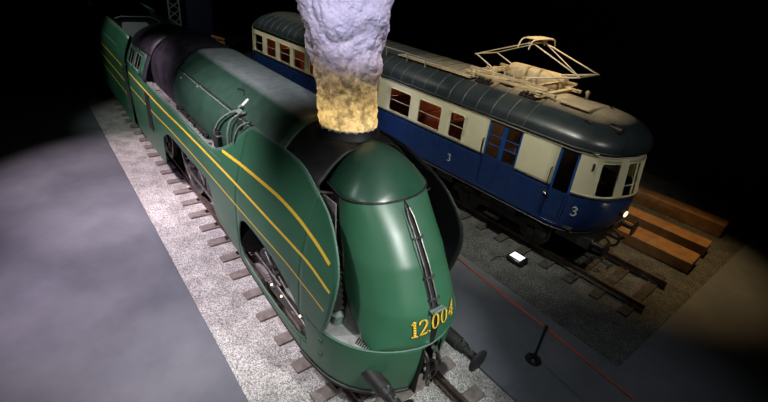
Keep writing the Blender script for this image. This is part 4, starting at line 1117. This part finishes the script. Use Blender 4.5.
# ================================================================== LIGHT
def spot(name, loc, tgt, w, col, size=40, blend=.6, r=.08):
    l = bpy.data.lights.new(name, 'SPOT'); l.energy = w; l.color = col; l.spot_size = math.radians(size); l.spot_blend = blend; l.shadow_soft_size = r
    o = bpy.data.objects.new(name, l); COL.objects.link(o); o.location = loc
    o.rotation_euler = (Vector(tgt)-Vector(loc)).to_track_quat('-Z', 'Y').to_euler(); return o
def point(name, loc, w, col, r=.1, parent=None):
    l = bpy.data.lights.new(name, 'POINT'); l.energy = w; l.color = col; l.shadow_soft_size = r
    o = bpy.data.objects.new(name, l); COL.objects.link(o); o.location = loc
    if parent: o.parent = parent
    return o
W = sc.world = bpy.data.worlds.new('world'); W.use_nodes = True
W.node_tree.nodes['Background'].inputs[0].default_value = (.5, .6, .8, 1); W.node_tree.nodes['Background'].inputs[1].default_value = .0

spot('nose_spot', (4.5, .3, 7.4), (-.9, -.1, 2.3), 2300, (.96, 1, .97), 44, .7, .16)
spot('side_spot', (2.6, -5.2, 8.8), (-1.2, -.8, 2.2), 430, (.95, 1, .97), 44, .8, .2)
spot('gravel_spot', (-6.0, -5.4, 9.3), (-6.2, -2.2, 0), 4800, (1, .86, .96), 58, .8, .15)
spot('gravel_spot', (-11.0, -5.4, 9.3), (-11.2, -2.2, 0), 4800, (1, .82, .90), 50, .8, .15)
spot('front_gravel_spot', (-1.6, -5.0, 9.2), (-1.6, -2.0, 0), 1700, (.97, .95, 1), 46, .8, .15)
spot('boiler_spot', (-4.0, -1.8, 9.3), (-7.0, -.2, 3.8), 700, (.9, 1, .98), 60, .9, .2)
spot('boiler_side_spot', (-6.2, -4.6, 9.3), (-6.4, -1.1, 3.3), 520, (1, .97, 1), 42, .9, .15)
spot('railcar_front_spot', (3.0, 2.4, 9.2), (-1.0, 6.9, 3.2), 700, (1, .97, .88), 34, .8, .12)
spot('plume_violet_spot', (1.5, -3.2, 8.8), (-2.95, 0, 6.0), 2300, (.70, .66, 1), 20, .6, .1)
spot('plume_pink_spot', (-3.0, 4.6, 9.0), (-2.95, 0, 5.9), 800, (.85, .66, 1), 22, .6, .1)
point('chimney_lamp', (-2.95, 0, 4.30), 24, (1, .66, .22), .12)
spot('railcar_side_spot', (-3.5, 1.6, 9.2), (-4.5, 5.6, 2.8), 1900, (1, .97, .85), 60, .8, .15)
spot('railcar_side_spot', (-9.5, 1.8, 9.2), (-9.5, 5.2, 2.8), 1400, (1, .97, .85), 60, .8, .15)
spot('railcar_rear_spot', (-15, 1.8, 9.2), (-16, 5.0, 2.6), 1500, (1, .97, .85), 50, .8, .15)
spot('pantograph_spot', (-3.6, 8.6, 9.2), (-4.4, 7.2, 4.3), 1500, (1, .78, .45), 38, .7, .1)
spot('floor_spot', (1.0, 2.0, 9.3), (.6, 2.6, 0), 260, (.85, .92, 1), 55, .9, .2)
spot('orange_spot', (-.4, 10.6, 8), (-.6, 9.6, 0), 1000, (1, .62, .25), 55, .8, .1)
for u in (-16.5, -13, -9.5, -6.2, -3.6):
    point('saloon_lamp', tuple(RO+RD*u+RN*1.45+Vector((0, 0, 3.1))), 16, (1, .62, .38), .08)
point('headlight_glow', tuple(RO+RD*-.3+RN*.75+Vector((0, 0, 1.95))), 1.5, (1, .8, .5), .04)
spot('platform_violet_spot', (-7, -7.5, 9.2), (-8.5, -4.0, 0), 900, (.72, .5, 1), 60, .9, .2)
spot('apron_spot', (5.5, -2.0, 6.0), (-.5, -.2, 1.3), 420, (.96, 1, .97), 26, .8, .15)
spot('timber_bars_spot', (-18.5, 5.5, 7.5), (-21.6, 4.3, 2), 300, (1, .55, .2), 20, .6, .1)
spot('tender_spot', (-13.5, -6.0, 9.0), (-15.5, -1.2, 2.6), 900, (.9, 1, .93), 40, .8, .1)
point('cab_fill', tuple(RO+RD*-1.9+RN*1.45+Vector((0, 0, 3.1))), 1.5, (1, .85, .6), .08)  # added fill light, lifts the dark inside of the railcar cab
spot('far_spot', (-19, -2, 9), (-24, 3, 2), 500, (.8, .9, 1), 50, .8, .1)

vs_ = sc.view_settings; sc.display_settings.display_device = 'sRGB'
vs_.view_transform = 'Standard'; vs_.look = 'None'; vs_.exposure = 0; vs_.gamma = 1; vs_.use_curve_mapping = False
